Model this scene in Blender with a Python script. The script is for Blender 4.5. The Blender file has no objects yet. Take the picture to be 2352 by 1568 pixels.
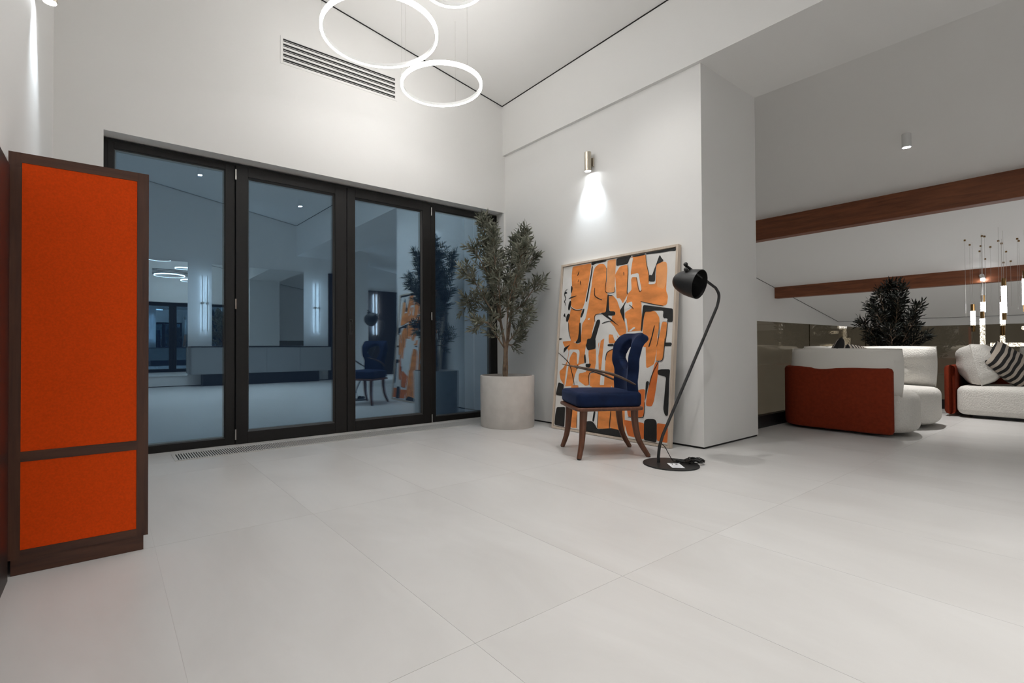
import bpy, bmesh, math, random
from mathutils import Vector, Matrix

# ------------------------------------------------------------------ scene, camera, world, exposure
sc = bpy.context.scene
COL = sc.collection
random.seed(7)

CAM_H = 0.85
YAW, PITCH, ROLL = 0.934270897, 0.0113883861, -0.00450656428
fw = Vector((math.cos(YAW)*math.cos(PITCH), math.sin(YAW)*math.cos(PITCH), math.sin(PITCH)))
rt = Vector((math.sin(YAW), -math.cos(YAW), 0)); up = rt.cross(fw)
cr, sr = math.cos(ROLL), math.sin(ROLL)
rt, up = cr*rt + sr*up, -sr*rt + cr*up
cam_d = bpy.data.cameras.new('camera'); cam = bpy.data.objects.new('camera', cam_d); COL.objects.link(cam)
cam.matrix_world = Matrix(((rt.x, up.x, -fw.x, 0), (rt.y, up.y, -fw.y, 0), (rt.z, up.z, -fw.z, CAM_H), (0, 0, 0, 1)))
cam_d.sensor_fit = 'HORIZONTAL'; cam_d.sensor_width = 36.0
cam_d.lens = 1125.995/2352*36.0
cam_d.shift_x = (1176-1075.78)/2352
cam_d.clip_start = 0.02
sc.camera = cam

world = bpy.data.worlds.new('night'); sc.world = world; world.use_nodes = True
bg = world.node_tree.nodes['Background']; bg.inputs[0].default_value = (0.010, 0.017, 0.030, 1); bg.inputs[1].default_value = 0.6
sc.view_settings.view_transform = 'Standard'; sc.view_settings.look = 'None'
sc.view_settings.gamma = 1.0; sc.view_settings.use_curve_mapping = False
sc.view_settings.exposure = 0.0
cy = sc.cycles
cy.max_bounces = 12; cy.diffuse_bounces = 6; cy.glossy_bounces = 8; cy.transmission_bounces = 6; cy.transparent_max_bounces = 16
cy.caustics_reflective = True; cy.blur_glossy = 1.0; cy.sample_clamp_indirect = 6.0; cy.caustics_refractive = False

# light levels (each used inside the lamp that gives it)
RING_E = 26.0
CEIL_SPOT_W = 150.0
ROOM2_SPOT_W = 340.0
WALL_SPOT_W = 46.0
LED_BAR_E = 400.0
TUBE_E = 12.0

# ------------------------------------------------------------------ materials
MAT = {}
def new_mat(name):
    m = bpy.data.materials.new(name); m.use_nodes = True; MAT[name] = m
    return m, m.node_tree.nodes, m.node_tree.links, m.node_tree.nodes['Principled BSDF']

def mat(name, col, rough=0.5, metal=0.0, spec=0.5, noise=None, bump=None, sheen=0.0, coat=0.0, stretch=(1, 1, 1)):
    """noise=(scale, amount) varies the colour, bump=(scale, strength) the relief"""
    m, N, L, p = new_mat(name)
    p.inputs['Base Color'].default_value = (*col, 1); p.inputs['Roughness'].default_value = rough
    p.inputs['Metallic'].default_value = metal; p.inputs['Specular IOR Level'].default_value = spec
    if sheen:
        p.inputs['Sheen Weight'].default_value = sheen; p.inputs['Sheen Roughness'].default_value = 0.35
        p.inputs['Sheen Tint'].default_value = (*[min(1, c*4+0.1) for c in col], 1)
    if coat: p.inputs['Coat Weight'].default_value = coat
    if noise or bump:
        tc = N.new('ShaderNodeTexCoord'); mp = N.new('ShaderNodeMapping'); mp.inputs['Scale'].default_value = stretch
        L.new(tc.outputs['Object'], mp.inputs['Vector'])
    if noise:
        n = N.new('ShaderNodeTexNoise'); n.inputs['Scale'].default_value = noise[0]; n.inputs['Detail'].default_value = 6
        L.new(mp.outputs[0], n.inputs['Vector'])
        r = N.new('ShaderNodeValToRGB')
        a = noise[1]
        r.color_ramp.elements[0].position = 0.3; r.color_ramp.elements[1].position = 0.7
        r.color_ramp.elements[0].color = (*[c*(1-a) for c in col], 1)
        r.color_ramp.elements[1].color = (*[min(1, c*(1+a)) for c in col], 1)
        L.new(n.outputs['Fac'], r.inputs['Fac']); L.new(r.outputs['Color'], p.inputs['Base Color'])
    if bump:
        n2 = N.new('ShaderNodeTexNoise'); n2.inputs['Scale'].default_value = bump[0]; n2.inputs['Detail'].default_value = 3
        L.new(mp.outputs[0], n2.inputs['Vector'])
        b = N.new('ShaderNodeBump'); b.inputs['Strength'].default_value = bump[1]; b.inputs['Distance'].default_value = 0.01
        L.new(n2.outputs['Fac'], b.inputs['Height']); L.new(b.outputs['Normal'], p.inputs['Normal'])
    return m

def emit(name, col, strength):
    m, N, L, p = new_mat(name)
    e = N.new('ShaderNodeEmission'); e.inputs[0].default_value = (*col, 1); e.inputs[1].default_value = strength
    L.new(e.outputs[0], N['Material Output'].inputs['Surface'])
    return m

def wood(name, dark, light, axis, rough=0.45, scale=3.0):
    m, N, L, p = new_mat(name)
    p.inputs['Roughness'].default_value = rough
    tc = N.new('ShaderNodeTexCoord'); mp = N.new('ShaderNodeMapping')
    s = [14.0*scale/3, 14.0*scale/3, 14.0*scale/3]; s[axis] = 0.9
    mp.inputs['Scale'].default_value = s
    n = N.new('ShaderNodeTexNoise'); n.inputs['Scale'].default_value = scale; n.inputs['Detail'].default_value = 9; n.inputs['Roughness'].default_value = 0.65; n.inputs['Distortion'].default_value = 0.4
    r = N.new('ShaderNodeValToRGB'); r.color_ramp.elements[0].position = 0.32; r.color_ramp.elements[1].position = 0.7
    r.color_ramp.elements[0].color = (*dark, 1); r.color_ramp.elements[1].color = (*light, 1)
    b = N.new('ShaderNodeBump'); b.inputs['Strength'].default_value = 0.12; b.inputs['Distance'].default_value = 0.004
    L.new(tc.outputs['Object'], mp.inputs['Vector']); L.new(mp.outputs[0], n.inputs['Vector'])
    L.new(n.outputs['Fac'], r.inputs['Fac']); L.new(r.outputs['Color'], p.inputs['Base Color'])
    L.new(n.outputs['Fac'], b.inputs['Height']); L.new(b.outputs['Normal'], p.inputs['Normal'])
    return m

def glass(name, refl, trans, rough=0.0):
    """thin pane: tinted reflection added to tinted transmission"""
    m, N, L, p = new_mat(name)
    g = N.new('ShaderNodeBsdfGlossy'); g.inputs['Color'].default_value = (*refl, 1); g.inputs['Roughness'].default_value = rough
    t = N.new('ShaderNodeBsdfTransparent'); t.inputs['Color'].default_value = (*trans, 1)
    a = N.new('ShaderNodeAddShader')
    L.new(g.outputs[0], a.inputs[0]); L.new(t.outputs[0], a.inputs[1]); L.new(a.outputs[0], N['Material Output'].inputs['Surface'])
    return m

mat('plaster', (0.81, 0.802, 0.785), 0.65, bump=(60, 0.03))
mat('ceiling_white', (0.81, 0.802, 0.785), 0.6)
mat('shadow_gap', (0.008, 0.008, 0.008), 0.7)
mat('grout', (0.55, 0.535, 0.52), 0.6)
def tile_mat():
    m, N, L, p = new_mat('tile')
    p.inputs['Roughness'].default_value = 0.36; p.inputs['Specular IOR Level'].default_value = 0.42
    tc = N.new('ShaderNodeTexCoord'); oi = N.new('ShaderNodeObjectInfo'); ad = N.new('ShaderNodeVectorMath'); ad.operation = 'MULTIPLY_ADD'
    geo = N.new('ShaderNodeNewGeometry')
    mp = N.new('ShaderNodeMapping'); mp.inputs['Scale'].default_value = (1.0, 0.45, 1.0); mp.inputs['Rotation'].default_value = (0, 0, 0.5)
    L.new(geo.outputs['Position'], mp.inputs['Vector'])
    ad.inputs[1].default_value = (9, 9, 9)
    comb = N.new('ShaderNodeCombineXYZ'); L.new(oi.outputs['Random'], comb.inputs[0]); L.new(oi.outputs['Random'], comb.inputs[1])
    L.new(comb.outputs[0], ad.inputs[0]); L.new(mp.outputs[0], ad.inputs[2])
    n = N.new('ShaderNodeTexNoise'); n.inputs['Scale'].default_value = 2.2; n.inputs['Detail'].default_value = 7; n.inputs['Roughness'].default_value = 0.6; n.inputs['Distortion'].default_value = 0.6
    L.new(ad.outputs[0], n.inputs['Vector'])
    r = N.new('ShaderNodeValToRGB'); r.color_ramp.elements[0].position = 0.3; r.color_ramp.elements[1].position = 0.72
    r.color_ramp.elements[0].color = (0.535, 0.52, 0.503, 1); r.color_ramp.elements[1].color = (0.615, 0.604, 0.59, 1)
    L.new(n.outputs['Fac'], r.inputs['Fac']); L.new(r.outputs['Color'], p.inputs['Base Color'])
    mr = N.new('ShaderNodeMapRange'); mr.inputs['To Min'].default_value = 0.3; mr.inputs['To Max'].default_value = 0.44
    L.new(n.outputs['Fac'], mr.inputs['Value']); L.new(mr.outputs[0], p.inputs['Roughness'])
    return m
tile_mat()
wood('walnut_v', (0.055, 0.020, 0.011), (0.125, 0.048, 0.024), 2)
wood('walnut_h', (0.055, 0.020, 0.011), (0.125, 0.048, 0.024), 0)
wood('chair_wood', (0.075, 0.025, 0.011), (0.175, 0.064, 0.030), 2, rough=0.4)
wood('beam_wood', (0.13, 0.036, 0.012), (0.26, 0.085, 0.032), 1, rough=0.5, scale=2.0)
wood('ash_wood', (0.52, 0.42, 0.33), (0.68, 0.58, 0.48), 2, rough=0.55)
wood('arm_wood', (0.06, 0.04, 0.028), (0.17, 0.11, 0.075), 1, rough=0.4)
wood('dark_wood', (0.010, 0.006, 0.005), (0.024, 0.014, 0.010), 2)
mat('orange_leather', (0.90, 0.078, 0.003), 0.6, noise=(130, 0.08), bump=(420, 0.10), spec=0.12)
mat('frame_dark', (0.0065, 0.0052, 0.0045), 0.5, spec=0.35, noise=(40, 0.15), stretch=(1, 1, 0.05))
mat('glazing_bead', (0.045, 0.042, 0.04), 0.35)
glass('night_glass', (0.165, 0.225, 0.27), (0.76, 0.80, 0.84))
glass('bronze_glass', (0.085, 0.080, 0.072), (0.46, 0.43, 0.375))
m_, N_, L_, p_ = new_mat('mirror'); p_.inputs['Metallic'].default_value = 1; p_.inputs['Roughness'].default_value = 0.0; p_.inputs['Base Color'].default_value = (0.88, 0.90, 0.90, 1)
mat('steel', (0.62, 0.60, 0.57), 0.28, metal=1.0)
mat('brushed_nickel', (0.55, 0.50, 0.42), 0.34, metal=1.0, bump=(90, 0.05), stretch=(1, 1, 0.05))
mat('grille_metal', (0.56, 0.55, 0.53), 0.45)
mat('aluminium', (0.60, 0.59, 0.57), 0.38, metal=0.6)
mat('white_metal', (0.78, 0.78, 0.77), 0.4)
mat('black_metal', (0.012, 0.012, 0.012), 0.42)
mat('black_gloss', (0.008, 0.008, 0.008), 0.22)
mat('concrete', (0.57, 0.54, 0.505), 0.85, noise=(9, 0.07), bump=(120, 0.12))
mat('soil', (0.030, 0.022, 0.016), 0.95, bump=(60, 0.8))
mat('bark', (0.20, 0.14, 0.095), 0.85, noise=(24, 0.4), bump=(50, 0.6))
def leaf_mat(name, c1, c2):
    m, N, L, p = new_mat(name)
    p.inputs['Specular IOR Level'].default_value = 0.3
    p.inputs['Roughness'].default_value = 0.55
    g = N.new('ShaderNodeNewGeometry'); n = N.new('ShaderNodeTexNoise'); n.inputs['Scale'].default_value = 14
    L.new(g.outputs['Position'], n.inputs['Vector'])
    r = N.new('ShaderNodeValToRGB'); r.color_ramp.elements[0].position = 0.35; r.color_ramp.elements[1].position = 0.68
    r.color_ramp.elements[0].color = (*c1, 1); r.color_ramp.elements[1].color = (*c2, 1)
    L.new(n.outputs['Fac'], r.inputs['Fac']); L.new(r.outputs['Color'], p.inputs['Base Color'])
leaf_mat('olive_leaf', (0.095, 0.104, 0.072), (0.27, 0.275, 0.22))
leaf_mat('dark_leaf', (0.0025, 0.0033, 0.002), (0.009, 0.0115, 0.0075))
mat('blue_velvet', (0.0035, 0.0115, 0.043), 0.8, sheen=0.5, noise=(16, 0.25), bump=(300, 0.06), spec=0.2)
mat('boucle', (0.74, 0.715, 0.67), 0.95, noise=(90, 0.05), bump=(85, 0.8), spec=0.1)
mat('cotton', (0.78, 0.755, 0.71), 0.95, bump=(220, 0.3), spec=0.1)
mat('piping_cloth', (0.66, 0.63, 0.58), 0.95)
mat('rust_cloth', (0.19, 0.026, 0.009), 0.9, noise=(40, 0.12), bump=(260, 0.3), spec=0.15)
mat('canvas_white', (0.76, 0.74, 0.71), 0.8, noise=(8, 0.05), bump=(90, 0.10))
mat('paint_orange', (0.80, 0.27, 0.065), 0.7, noise=(6, 0.20), bump=(60, 0.10), stretch=(1, 1, 2.5))
mat('paint_light_orange', (0.84, 0.36, 0.13), 0.7, noise=(6, 0.16), bump=(60, 0.10))
mat('paint_deep_orange', (0.74, 0.18, 0.035), 0.7, noise=(6, 0.18), bump=(60, 0.10))
mat('paint_black', (0.014, 0.0135, 0.013), 0.6, noise=(10, 0.4), bump=(60, 0.15))
mat('grey_lacquer', (0.30, 0.31, 0.31), 0.45)
mat('dark_top', (0.02, 0.02, 0.02), 0.3)
mat('card_white', (0.82, 0.83, 0.85), 0.6)
mat('ink', (0.02, 0.02, 0.02), 0.7)
mat('ink_grey', (0.45, 0.45, 0.47), 0.7)
mat('brass', (0.28, 0.17, 0.07), 0.3, metal=1.0)
emit('ring_glow', (1.0, 0.985, 0.96), RING_E)
emit('spot_glow', (0.93, 0.97, 1.0), 60.0)
emit('cool_led', (0.80, 0.91, 1.0), LED_BAR_E)
def bubble_tube():
    m, N, L, p = new_mat('bubble_tube')
    tc = N.new('ShaderNodeTexCoord'); v = N.new('ShaderNodeTexVoronoi'); v.inputs['Scale'].default_value = 55
    L.new(tc.outputs['Object'], v.inputs['Vector'])
    r = N.new('ShaderNodeMapRange'); r.inputs['From Min'].default_value = 0.15; r.inputs['From Max'].default_value = 0.75
    r.inputs['To Min'].default_value = 1.25*TUBE_E; r.inputs['To Max'].default_value = 0.10*TUBE_E
    L.new(v.outputs['Distance'], r.inputs['Value'])
    e = N.new('ShaderNodeEmission'); e.inputs[0].default_value = (0.97, 0.98, 1.0, 1)
    L.new(r.outputs[0], e.inputs['Strength']); L.new(e.outputs[0], N['Material Output'].inputs['Surface'])
bubble_tube()
def stripe_mat():
    m, N, L, p = new_mat('striped_cloth'); p.inputs['Roughness'].default_value = 0.95
    tc = N.new('ShaderNodeTexCoord'); sx = N.new('ShaderNodeSeparateXYZ'); L.new(tc.outputs['Object'], sx.inputs[0])
    mu = N.new('ShaderNodeMath'); mu.operation = 'MULTIPLY'; mu.inputs[1].default_value = 16.0; L.new(sx.outputs['X'], mu.inputs[0])
    fr = N.new('ShaderNodeMath'); fr.operation = 'FRACT'; L.new(mu.outputs[0], fr.inputs[0])
    r = N.new('ShaderNodeValToRGB'); r.color_ramp.interpolation = 'CONSTANT'
    r.color_ramp.elements[0].color = (0.012, 0.011, 0.011, 1); r.color_ramp.elements[1].position = 0.52; r.color_ramp.elements[1].color = (0.40, 0.345, 0.29, 1)
    L.new(fr.outputs[0], r.inputs['Fac']); L.new(r.outputs['Color'], p.inputs['Base Color'])
stripe_mat()

# ------------------------------------------------------------------ mesh helpers
class B:
    def __init__(s): s.bm = bmesh.new()
    def box(s, x0, x1, y0, y1, z0, z1, mi=0):
        v = [s.bm.verts.new(p) for p in ((x0, y0, z0), (x1, y0, z0), (x1, y1, z0), (x0, y1, z0), (x0, y0, z1), (x1, y0, z1), (x1, y1, z1), (x0, y1, z1))]
        for f in ((0, 3, 2, 1), (4, 5, 6, 7), (0, 1, 5, 4), (1, 2, 6, 5), (2, 3, 7, 6), (3, 0, 4, 7)):
            s.bm.faces.new([v[i] for i in f]).material_index = mi
        return s
    def hexa(s, pts):
        v = [s.bm.verts.new(p) for p in pts]
        for f in ((0, 3, 2, 1), (4, 5, 6, 7), (0, 1, 5, 4), (1, 2, 6, 5), (2, 3, 7, 6), (3, 0, 4, 7)): s.bm.faces.new([v[i] for i in f])
        return s
    def prism(s, poly, a, b, axis):
        """poly of 2D points in the plane across `axis`, extruded from a to b along it"""
        def P(p, t): return {'x': (t, p[0], p[1]), 'y': (p[0], t, p[1]), 'z': (p[0], p[1], t)}[axis]
        A = [s.bm.verts.new(P(p, a)) for p in poly]; Bv = [s.bm.verts.new(P(p, b)) for p in poly]
        n = len(poly)
        s.bm.faces.new(A[::-1]); s.bm.faces.new(Bv)
        for i in range(n): s.bm.faces.new((A[i], A[(i+1) % n], Bv[(i+1) % n], Bv[i]))
        return s
    def tube(s, pts, rad, n=10, cap=True, flat=1.0, ref=None):
        pts = [Vector(p) for p in pts]; m = len(pts)
        if not hasattr(rad, '__len__'): rad = [rad]*m
        rings = []; prev = Vector(ref) if ref else None
        for i, p in enumerate(pts):
            d = (pts[min(i+1, m-1)] - pts[max(i-1, 0)]).normalized()
            if prev is None: prev = Vector((0, 0, 1)) if abs(d.z) < 0.9 else Vector((1, 0, 0))
            u = (prev - d*prev.dot(d))
            if u.length < 1e-6: u = d.orthogonal()
            u.normalize(); w = d.cross(u); prev = u
            rings.append([s.bm.verts.new(p + rad[i]*(math.cos(2*math.pi*k/n)*u*flat + math.sin(2*math.pi*k/n)*w)) for k in range(n)])
        for a, b in zip(rings, rings[1:]):
            for k in range(n): s.bm.faces.new((a[k], a[(k+1) % n], b[(k+1) % n], b[k]))
        if cap:
            s.bm.faces.new(rings[0][::-1]); s.bm.faces.new(rings[-1])
        return s
    def lathe(s, prof, c=(0, 0, 0), n=32, closed=False, M=None):
        rings = []
        for r, z in prof:
            ring = []
            for k in range(n):
                p = Vector((r*math.cos(2*math.pi*k/n), r*math.sin(2*math.pi*k/n), z))
                if M is not None: p = M @ p
                ring.append(s.bm.verts.new(p + Vector(c)))
            rings.append(ring)
        pairs = list(zip(rings, rings[1:]))
        if closed: pairs.append((rings[-1], rings[0]))
        for a, b in pairs:
            for k in range(n): s.bm.faces.new((a[k], a[(k+1) % n], b[(k+1) % n], b[k]))
        if not closed:
            if prof[0][0] > 1e-4: s.bm.faces.new(rings[0][::-1])
            if prof[-1][0] > 1e-4: s.bm.faces.new(rings[-1])
        return s
    def bevel(s, w, seg=2):
        bmesh.ops.bevel(s.bm, geom=list(s.bm.edges), offset=w, segments=seg, profile=0.5, affect='EDGES', clamp_overlap=True)
        return s
    def mesh(s, name, smooth=False):
        bmesh.ops.remove_doubles(s.bm, verts=s.bm.verts, dist=1e-6)
        bmesh.ops.recalc_face_normals(s.bm, faces=s.bm.faces)
        me = bpy.data.meshes.new(name); s.bm.to_mesh(me); s.bm.free()
        if smooth:
            me.polygons.foreach_set('use_smooth', [True]*len(me.polygons))
            me.set_sharp_from_angle(angle=math.radians(40))
        return me

FRAMES = {}
def link(name, me, material, parent=None, world=True, label=None):
    """one mesh object; world=True means the mesh is given in room coordinates"""
    o = bpy.data.objects.new(name, me); COL.objects.link(o)
    for mm in (material if isinstance(material, (list, tuple)) else [material]):
        if len(me.materials) < (len(material) if isinstance(material, (list, tuple)) else 1): me.materials.append(MAT[mm])
    if parent is not None:
        o.parent = parent
        if world: o.matrix_parent_inverse = FRAMES[parent.name].inverted()
        FRAMES[o.name] = FRAMES[parent.name].copy() if not world else Matrix.Identity(4)
    else:
        FRAMES[o.name] = Matrix.Identity(4)
    if label: o['label'] = label
    return o
def part(name, b, material, parent, smooth=False, world=True, label=None):
    return link(name, b.mesh(name, smooth), material, parent, world, label)
def tag(o, label, cat, group=None, kind=None):
    o['label'] = label; o['category'] = cat
    if group: o['group'] = group
    if kind: o['kind'] = kind
    return o
def thing(name, loc, label, cat, rotz=0.0, group=None, kind=None):
    o = bpy.data.objects.new(name, None); COL.objects.link(o); o.empty_display_size = 0.1
    o.location = loc; o.rotation_euler = (0, 0, rotz)
    FRAMES[o.name] = Matrix.Translation(loc) @ Matrix.Rotation(rotz, 4, 'Z')
    return tag(o, label, cat, group, kind)
def struct(name, b, material, label, cat, smooth=False):
    return tag(link(name, b.mesh(name, smooth), material), label, cat, kind='structure')
def subparts_world(o):            # children of an object whose own mesh is in room coordinates
    FRAMES[o.name] = Matrix.Identity(4); return o
def spot_light(name, parent, loc, direction, watts, angle, blend, col, size=0.02, world=True):
    d = bpy.data.lights.new(name, 'SPOT'); d.energy = watts; d.spot_size = math.radians(angle); d.spot_blend = blend; d.color = col; d.shadow_soft_size = size
    o = bpy.data.objects.new(name, d); COL.objects.link(o)
    o.parent = parent
    if world: o.matrix_parent_inverse = FRAMES[parent.name].inverted()
    o.location = loc; o.rotation_euler = Vector(direction).to_track_quat('-Z', 'Y').to_euler()
    return o
def smooth_curve(pts, k=3, closed=False):
    """Catmull-Rom through the points"""
    P = [Vector(p) for p in pts]; n = len(P); out = []
    for i in range(n if closed else n-1):
        g = (lambda j: P[j % n]) if closed else (lambda j: P[max(0, min(n-1, j))])
        a, b, c, d = g(i-1), g(i), g(i+1), g(i+2)
        for q in range(k):
            t = q/k
            out.append(0.5*((2*b) + (c-a)*t + (2*a-5*b+4*c-d)*t*t + (3*b-a-3*c+d)*t**3))
    if not closed: out.append(P[-1])
    return out
def pillow(w, h, d, n=16, p=3.0, sag=0.0, seed=1):
    """soft cushion, w along x, h along z, d thick along y, pinched at the seams"""
    rnd = random.Random(seed); ph = [rnd.uniform(0, 6.3) for _ in range(6)]
    b = B(); idx = {}
    for side in (-1, 1):
        for i in range(n+1):
            for j in range(n+1):
                u = -1+2*i/n; v = -1+2*j/n
                edge = i in (0, n) or j in (0, n)
                if edge and (0, i, j) in idx: idx[(side, i, j)] = idx[(0, i, j)]; continue
                t = max(0.0, (1-abs(u)**p)*(1-abs(v)**p))**0.45
                x = u*w/2*(1-0.06*(1-abs(v))*abs(u)**6*0-0.05*(v*v)*abs(u)*0.6); z = v*h/2*(1-0.05*(u*u)*abs(v))
                wr = 0.05*d*(math.sin(5*u+ph[0]+2*v)+math.sin(7*v+ph[1])*0.7)*t
                y = side*d/2*t + wr - sag*math.cos(u*1.5)*0
                vert = b.bm.verts.new((x, y, z)); idx[(side, i, j)] = vert
                if edge: idx[(0, i, j)] = vert
    for side in (-1, 1):
        for i in range(n):
            for j in range(n):
                f = [idx[(side, i, j)], idx[(side, i+1, j)], idx[(side, i+1, j+1)], idx[(side, i, j+1)]]
                b.bm.faces.new(f if side < 0 else f[::-1])
    return b
def xform(b, M):
    bmesh.ops.transform(b.bm, matrix=M, verts=b.bm.verts); return b

# ------------------------------------------------------------------ room measures (metres)
XL, XR, XR2 = -0.31, 3.96, 4.94         # left wall, right wall, far face of the thick right wall
YW, YB, YP = 4.58, -3.20, 2.10          # window wall, back wall, end of the right wall (pillar)
YGAB, XEAV, YFAR = 5.22, 17.65, -4.60   # gable wall, low eaves wall and far wall of the next room
SOFFIT = 3.20
def ceil1(x, y): return 4.5543 - 0.1645*x - 0.021*y
def ceil2(x): return 4.4578 - 0.164*x
GAP = 0.016

# ------------------------------------------------------------------ floor: base with separate large tiles
fb = B().box(XL-0.2, XR2, YB-0.2, 4.95, -0.25, -0.0007)
fb.box(XR2, 9.06, YFAR, 2.37, -0.25, -0.0007)
floor = struct('floor', fb, 'grout', 'pale grey porcelain tile floor running through both rooms', 'floor')
GRL = (0.42, 3.78, 4.29, 4.575)
def minus(r, g):
    x0, x1, y0, y1 = r; a0, a1, b0, b1 = g
    if x1 <= a0 or x0 >= a1 or y1 <= b0 or y0 >= b1: return [r]
    out = []
    if y0 < b0: out.append((x0, x1, y0, b0))
    if y1 > b1: out.append((x0, x1, b1, y1))
    if x0 < a0: out.append((x0, a0, max(y0, b0), min(y1, b1)))
    if x1 > a1: out.append((a1, x1, max(y0, b0), min(y1, b1)))
    return out
TILE_MESH = {}
def tile(x0, x1, y0, y1):
    w, d = round(x1-x0, 4), round(y1-y0, 4)
    if w < 0.01 or d < 0.01: return
    g = 0.0006
    if (w, d) not in TILE_MESH:
        b = B().box(-w/2+g, w/2-g, -d/2+g, d/2-g, -0.012, 0)
        TILE_MESH[(w, d)] = b.mesh('tile'); TILE_MESH[(w, d)].materials.append(MAT['tile'])
    o = bpy.data.objects.new('tile', TILE_MESH[(w, d)]); COL.objects.link(o); o.parent = floor
    o.location = ((x0+x1)/2, (y0+y1)/2, 0)
xs = [0.17+0.685*k for k in range(-2, 15)]; ys = [1.13+1.37*k for k in range(-6, 4)]
for reg in ((XL, 3.975, YB, 4.80), (3.975, XR2, YB, 2.115), (XR2, 9.02, YFAR, 2.34)):
    for i in range(len(xs)-1):
        for j in range(len(ys)-1):
            r = (max(xs[i], reg[0]), min(xs[i+1], reg[1]), max(ys[j], reg[2]), min(ys[j+1], reg[3]))
            if r[0] >= r[1] or r[2] >= r[3]: continue
            for q in minus(r, GRL): tile(*q)

# ------------------------------------------------------------------ walls and ceilings
DX0, DX1, DZ = -0.02, 3.936, 2.50       # door opening
w = B()
w.prism([(XL-0.2, GAP), (DX0, GAP), (DX0, DZ), (XL-0.2, DZ)], YW, YW+0.26, 'y')
w.prism([(DX1, GAP), (XR+0.1, GAP), (XR+0.1, DZ), (DX1, DZ)], YW, YW+0.26, 'y')
w.prism([(XL-0.2, DZ), (XR+0.1, DZ), (XR+0.1, ceil1(XR+0.1, YW)+0.04), (XL-0.2, ceil1(XL-0.2, YW)+0.04)], YW, YW+0.26, 'y')
struct('wall_front', w, 'plaster', 'white plaster wall around the dark framed glass doors', 'wall')
w = B().prism([(YB-0.2, GAP), (YW, GAP), (YW, ceil1(XL, YW)+0.04), (YB-0.2, ceil1(XL, YB)+0.04)], XL-0.2, XL, 'x')
struct('wall_left', w, 'plaster', 'white plaster wall behind the orange cabinet', 'wall')
struct('wall_right', B().box(XR, XR2, YP, YGAB, GAP, SOFFIT), 'plaster', 'thick white wall with the leaning painting, ending in a pillar', 'wall')
struct('trim_1', B().prism([(3.92, SOFFIT), (XR2, SOFFIT), (XR2, ceil2(XR2)+0.06), (3.92, ceil1(3.92, YB)+0.03)], YB, YGAB, 'y'), 'plaster', 'white dropped beam above the right wall and the wide opening', 'beam')
w = B()
w.prism([(XL-0.2, GAP), (5.90, GAP), (5.90, ceil2(5.9)+0.04), (XR2, ceil2(XR2)+0.06), (XR2-0.4, ceil1(3.9, YB)+0.05), (XL-0.2, ceil1(XL, YB)+0.12)], YB-0.2, YB, 'y')
struct('wall_back', w, 'plaster', 'white back wall with mirrors and sideboard, seen in the glass', 'wall')
struct('wall_return', B().box(5.70, 5.90, YFAR-0.2, YB-0.2, GAP, ceil2(5.9)+0.02), 'plaster', 'white return wall beside the dark panelled recess', 'wall')
struct('wall_far', B().prism([(5.7, -3.2), (XEAV+0.2, -3.2), (XEAV+0.2, ceil2(XEAV)+0.03), (5.7, ceil2(5.7)+0.03)], YFAR-0.2, YFAR, 'y'), 'plaster', 'far white wall of the lounge, seen in the glass', 'wall')
struct('wall_gable', B().prism([(XR2-1.0, -3.2), (XEAV+0.2, -3.2), (XEAV+0.2, ceil2(XEAV)+0.03), (XR2-1.0, ceil2(XR2)+0.2)], YGAB, YGAB+0.2, 'y'), 'plaster', 'white gable wall beyond the glass railing', 'wall')
struct('wall_eaves', B().box(XEAV, XEAV+0.2, YFAR, YGAB, -3.2, ceil2(XEAV)+0.02), 'plaster', 'low white eaves wall at the far end of the lounge roof', 'wall')
struct('wall_stairwell', B().box(XR2-0.2, XR2, 2.37, YGAB, -3.2, GAP), 'plaster', 'white wall of the open stairwell below the floor', 'wall')
struct('floor_lower', B().box(XR2-0.2, XEAV+0.2, YFAR, YGAB+0.2, -3.35, -3.2), 'ceiling_white', 'grey floor of the storey below, under the railing', 'floor')
def slab(f, x0, x1, y0, y1, t=0.12):
    return B().hexa([(x0, y0, f(x0, y0)), (x1, y0, f(x1, y0)), (x1, y1, f(x1, y1)), (x0, y1, f(x0, y1)),
                     (x0, y0, f(x0, y0)+t), (x1, y0, f(x1, y0)+t), (x1, y1, f(x1, y1)+t), (x0, y1, f(x0, y1)+t)])
struct('ceiling', slab(ceil1, XL-0.2, 4.0, YB-0.2, YW+0.26), 'ceiling_white', 'sloping white ceiling over the room with the ring lights', 'ceiling')
struct('ceiling', slab(lambda x, y: ceil2(x), XR2-0.1, XEAV+0.2, YFAR-0.2, YGAB+0.2), 'ceiling_white', 'sloping white ceiling over the lounge with wooden beams', 'ceiling')
# dark shadow gaps under the ceilings
g = 0.008
def strip(name, p0, p1, f, off, label):
    (x0, y0), (x1, y1) = p0, p1; ox, oy = off
    b = B().hexa([(x0, y0, f(x0, y0)-g), (x1, y1, f(x1, y1)-g), (x1+ox, y1+oy, f(x1, y1)-g), (x0+ox, y0+oy, f(x0, y0)-g),
                  (x0, y0, f(x0, y0)+0.004), (x1, y1, f(x1, y1)+0.004), (x1+ox, y1+oy, f(x1, y1)+0.004), (x0+ox, y0+oy, f(x0, y0)+0.004)])
    struct(name, b, 'shadow_gap', label, 'trim')
strip('trim_2', (XL, YW-g), (3.92, YW-g), ceil1, (0, g), 'thin black shadow gap where ceiling meets the window wall')
strip('trim_3', (3.92-g, YB), (3.92-g, YW), ceil1, (g, 0), 'thin black shadow gap where ceiling meets the dropped beam')
strip('trim_4', (XL, YB), (3.92, YB), ceil1, (0, g), 'thin black shadow gap above the back wall')
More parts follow.
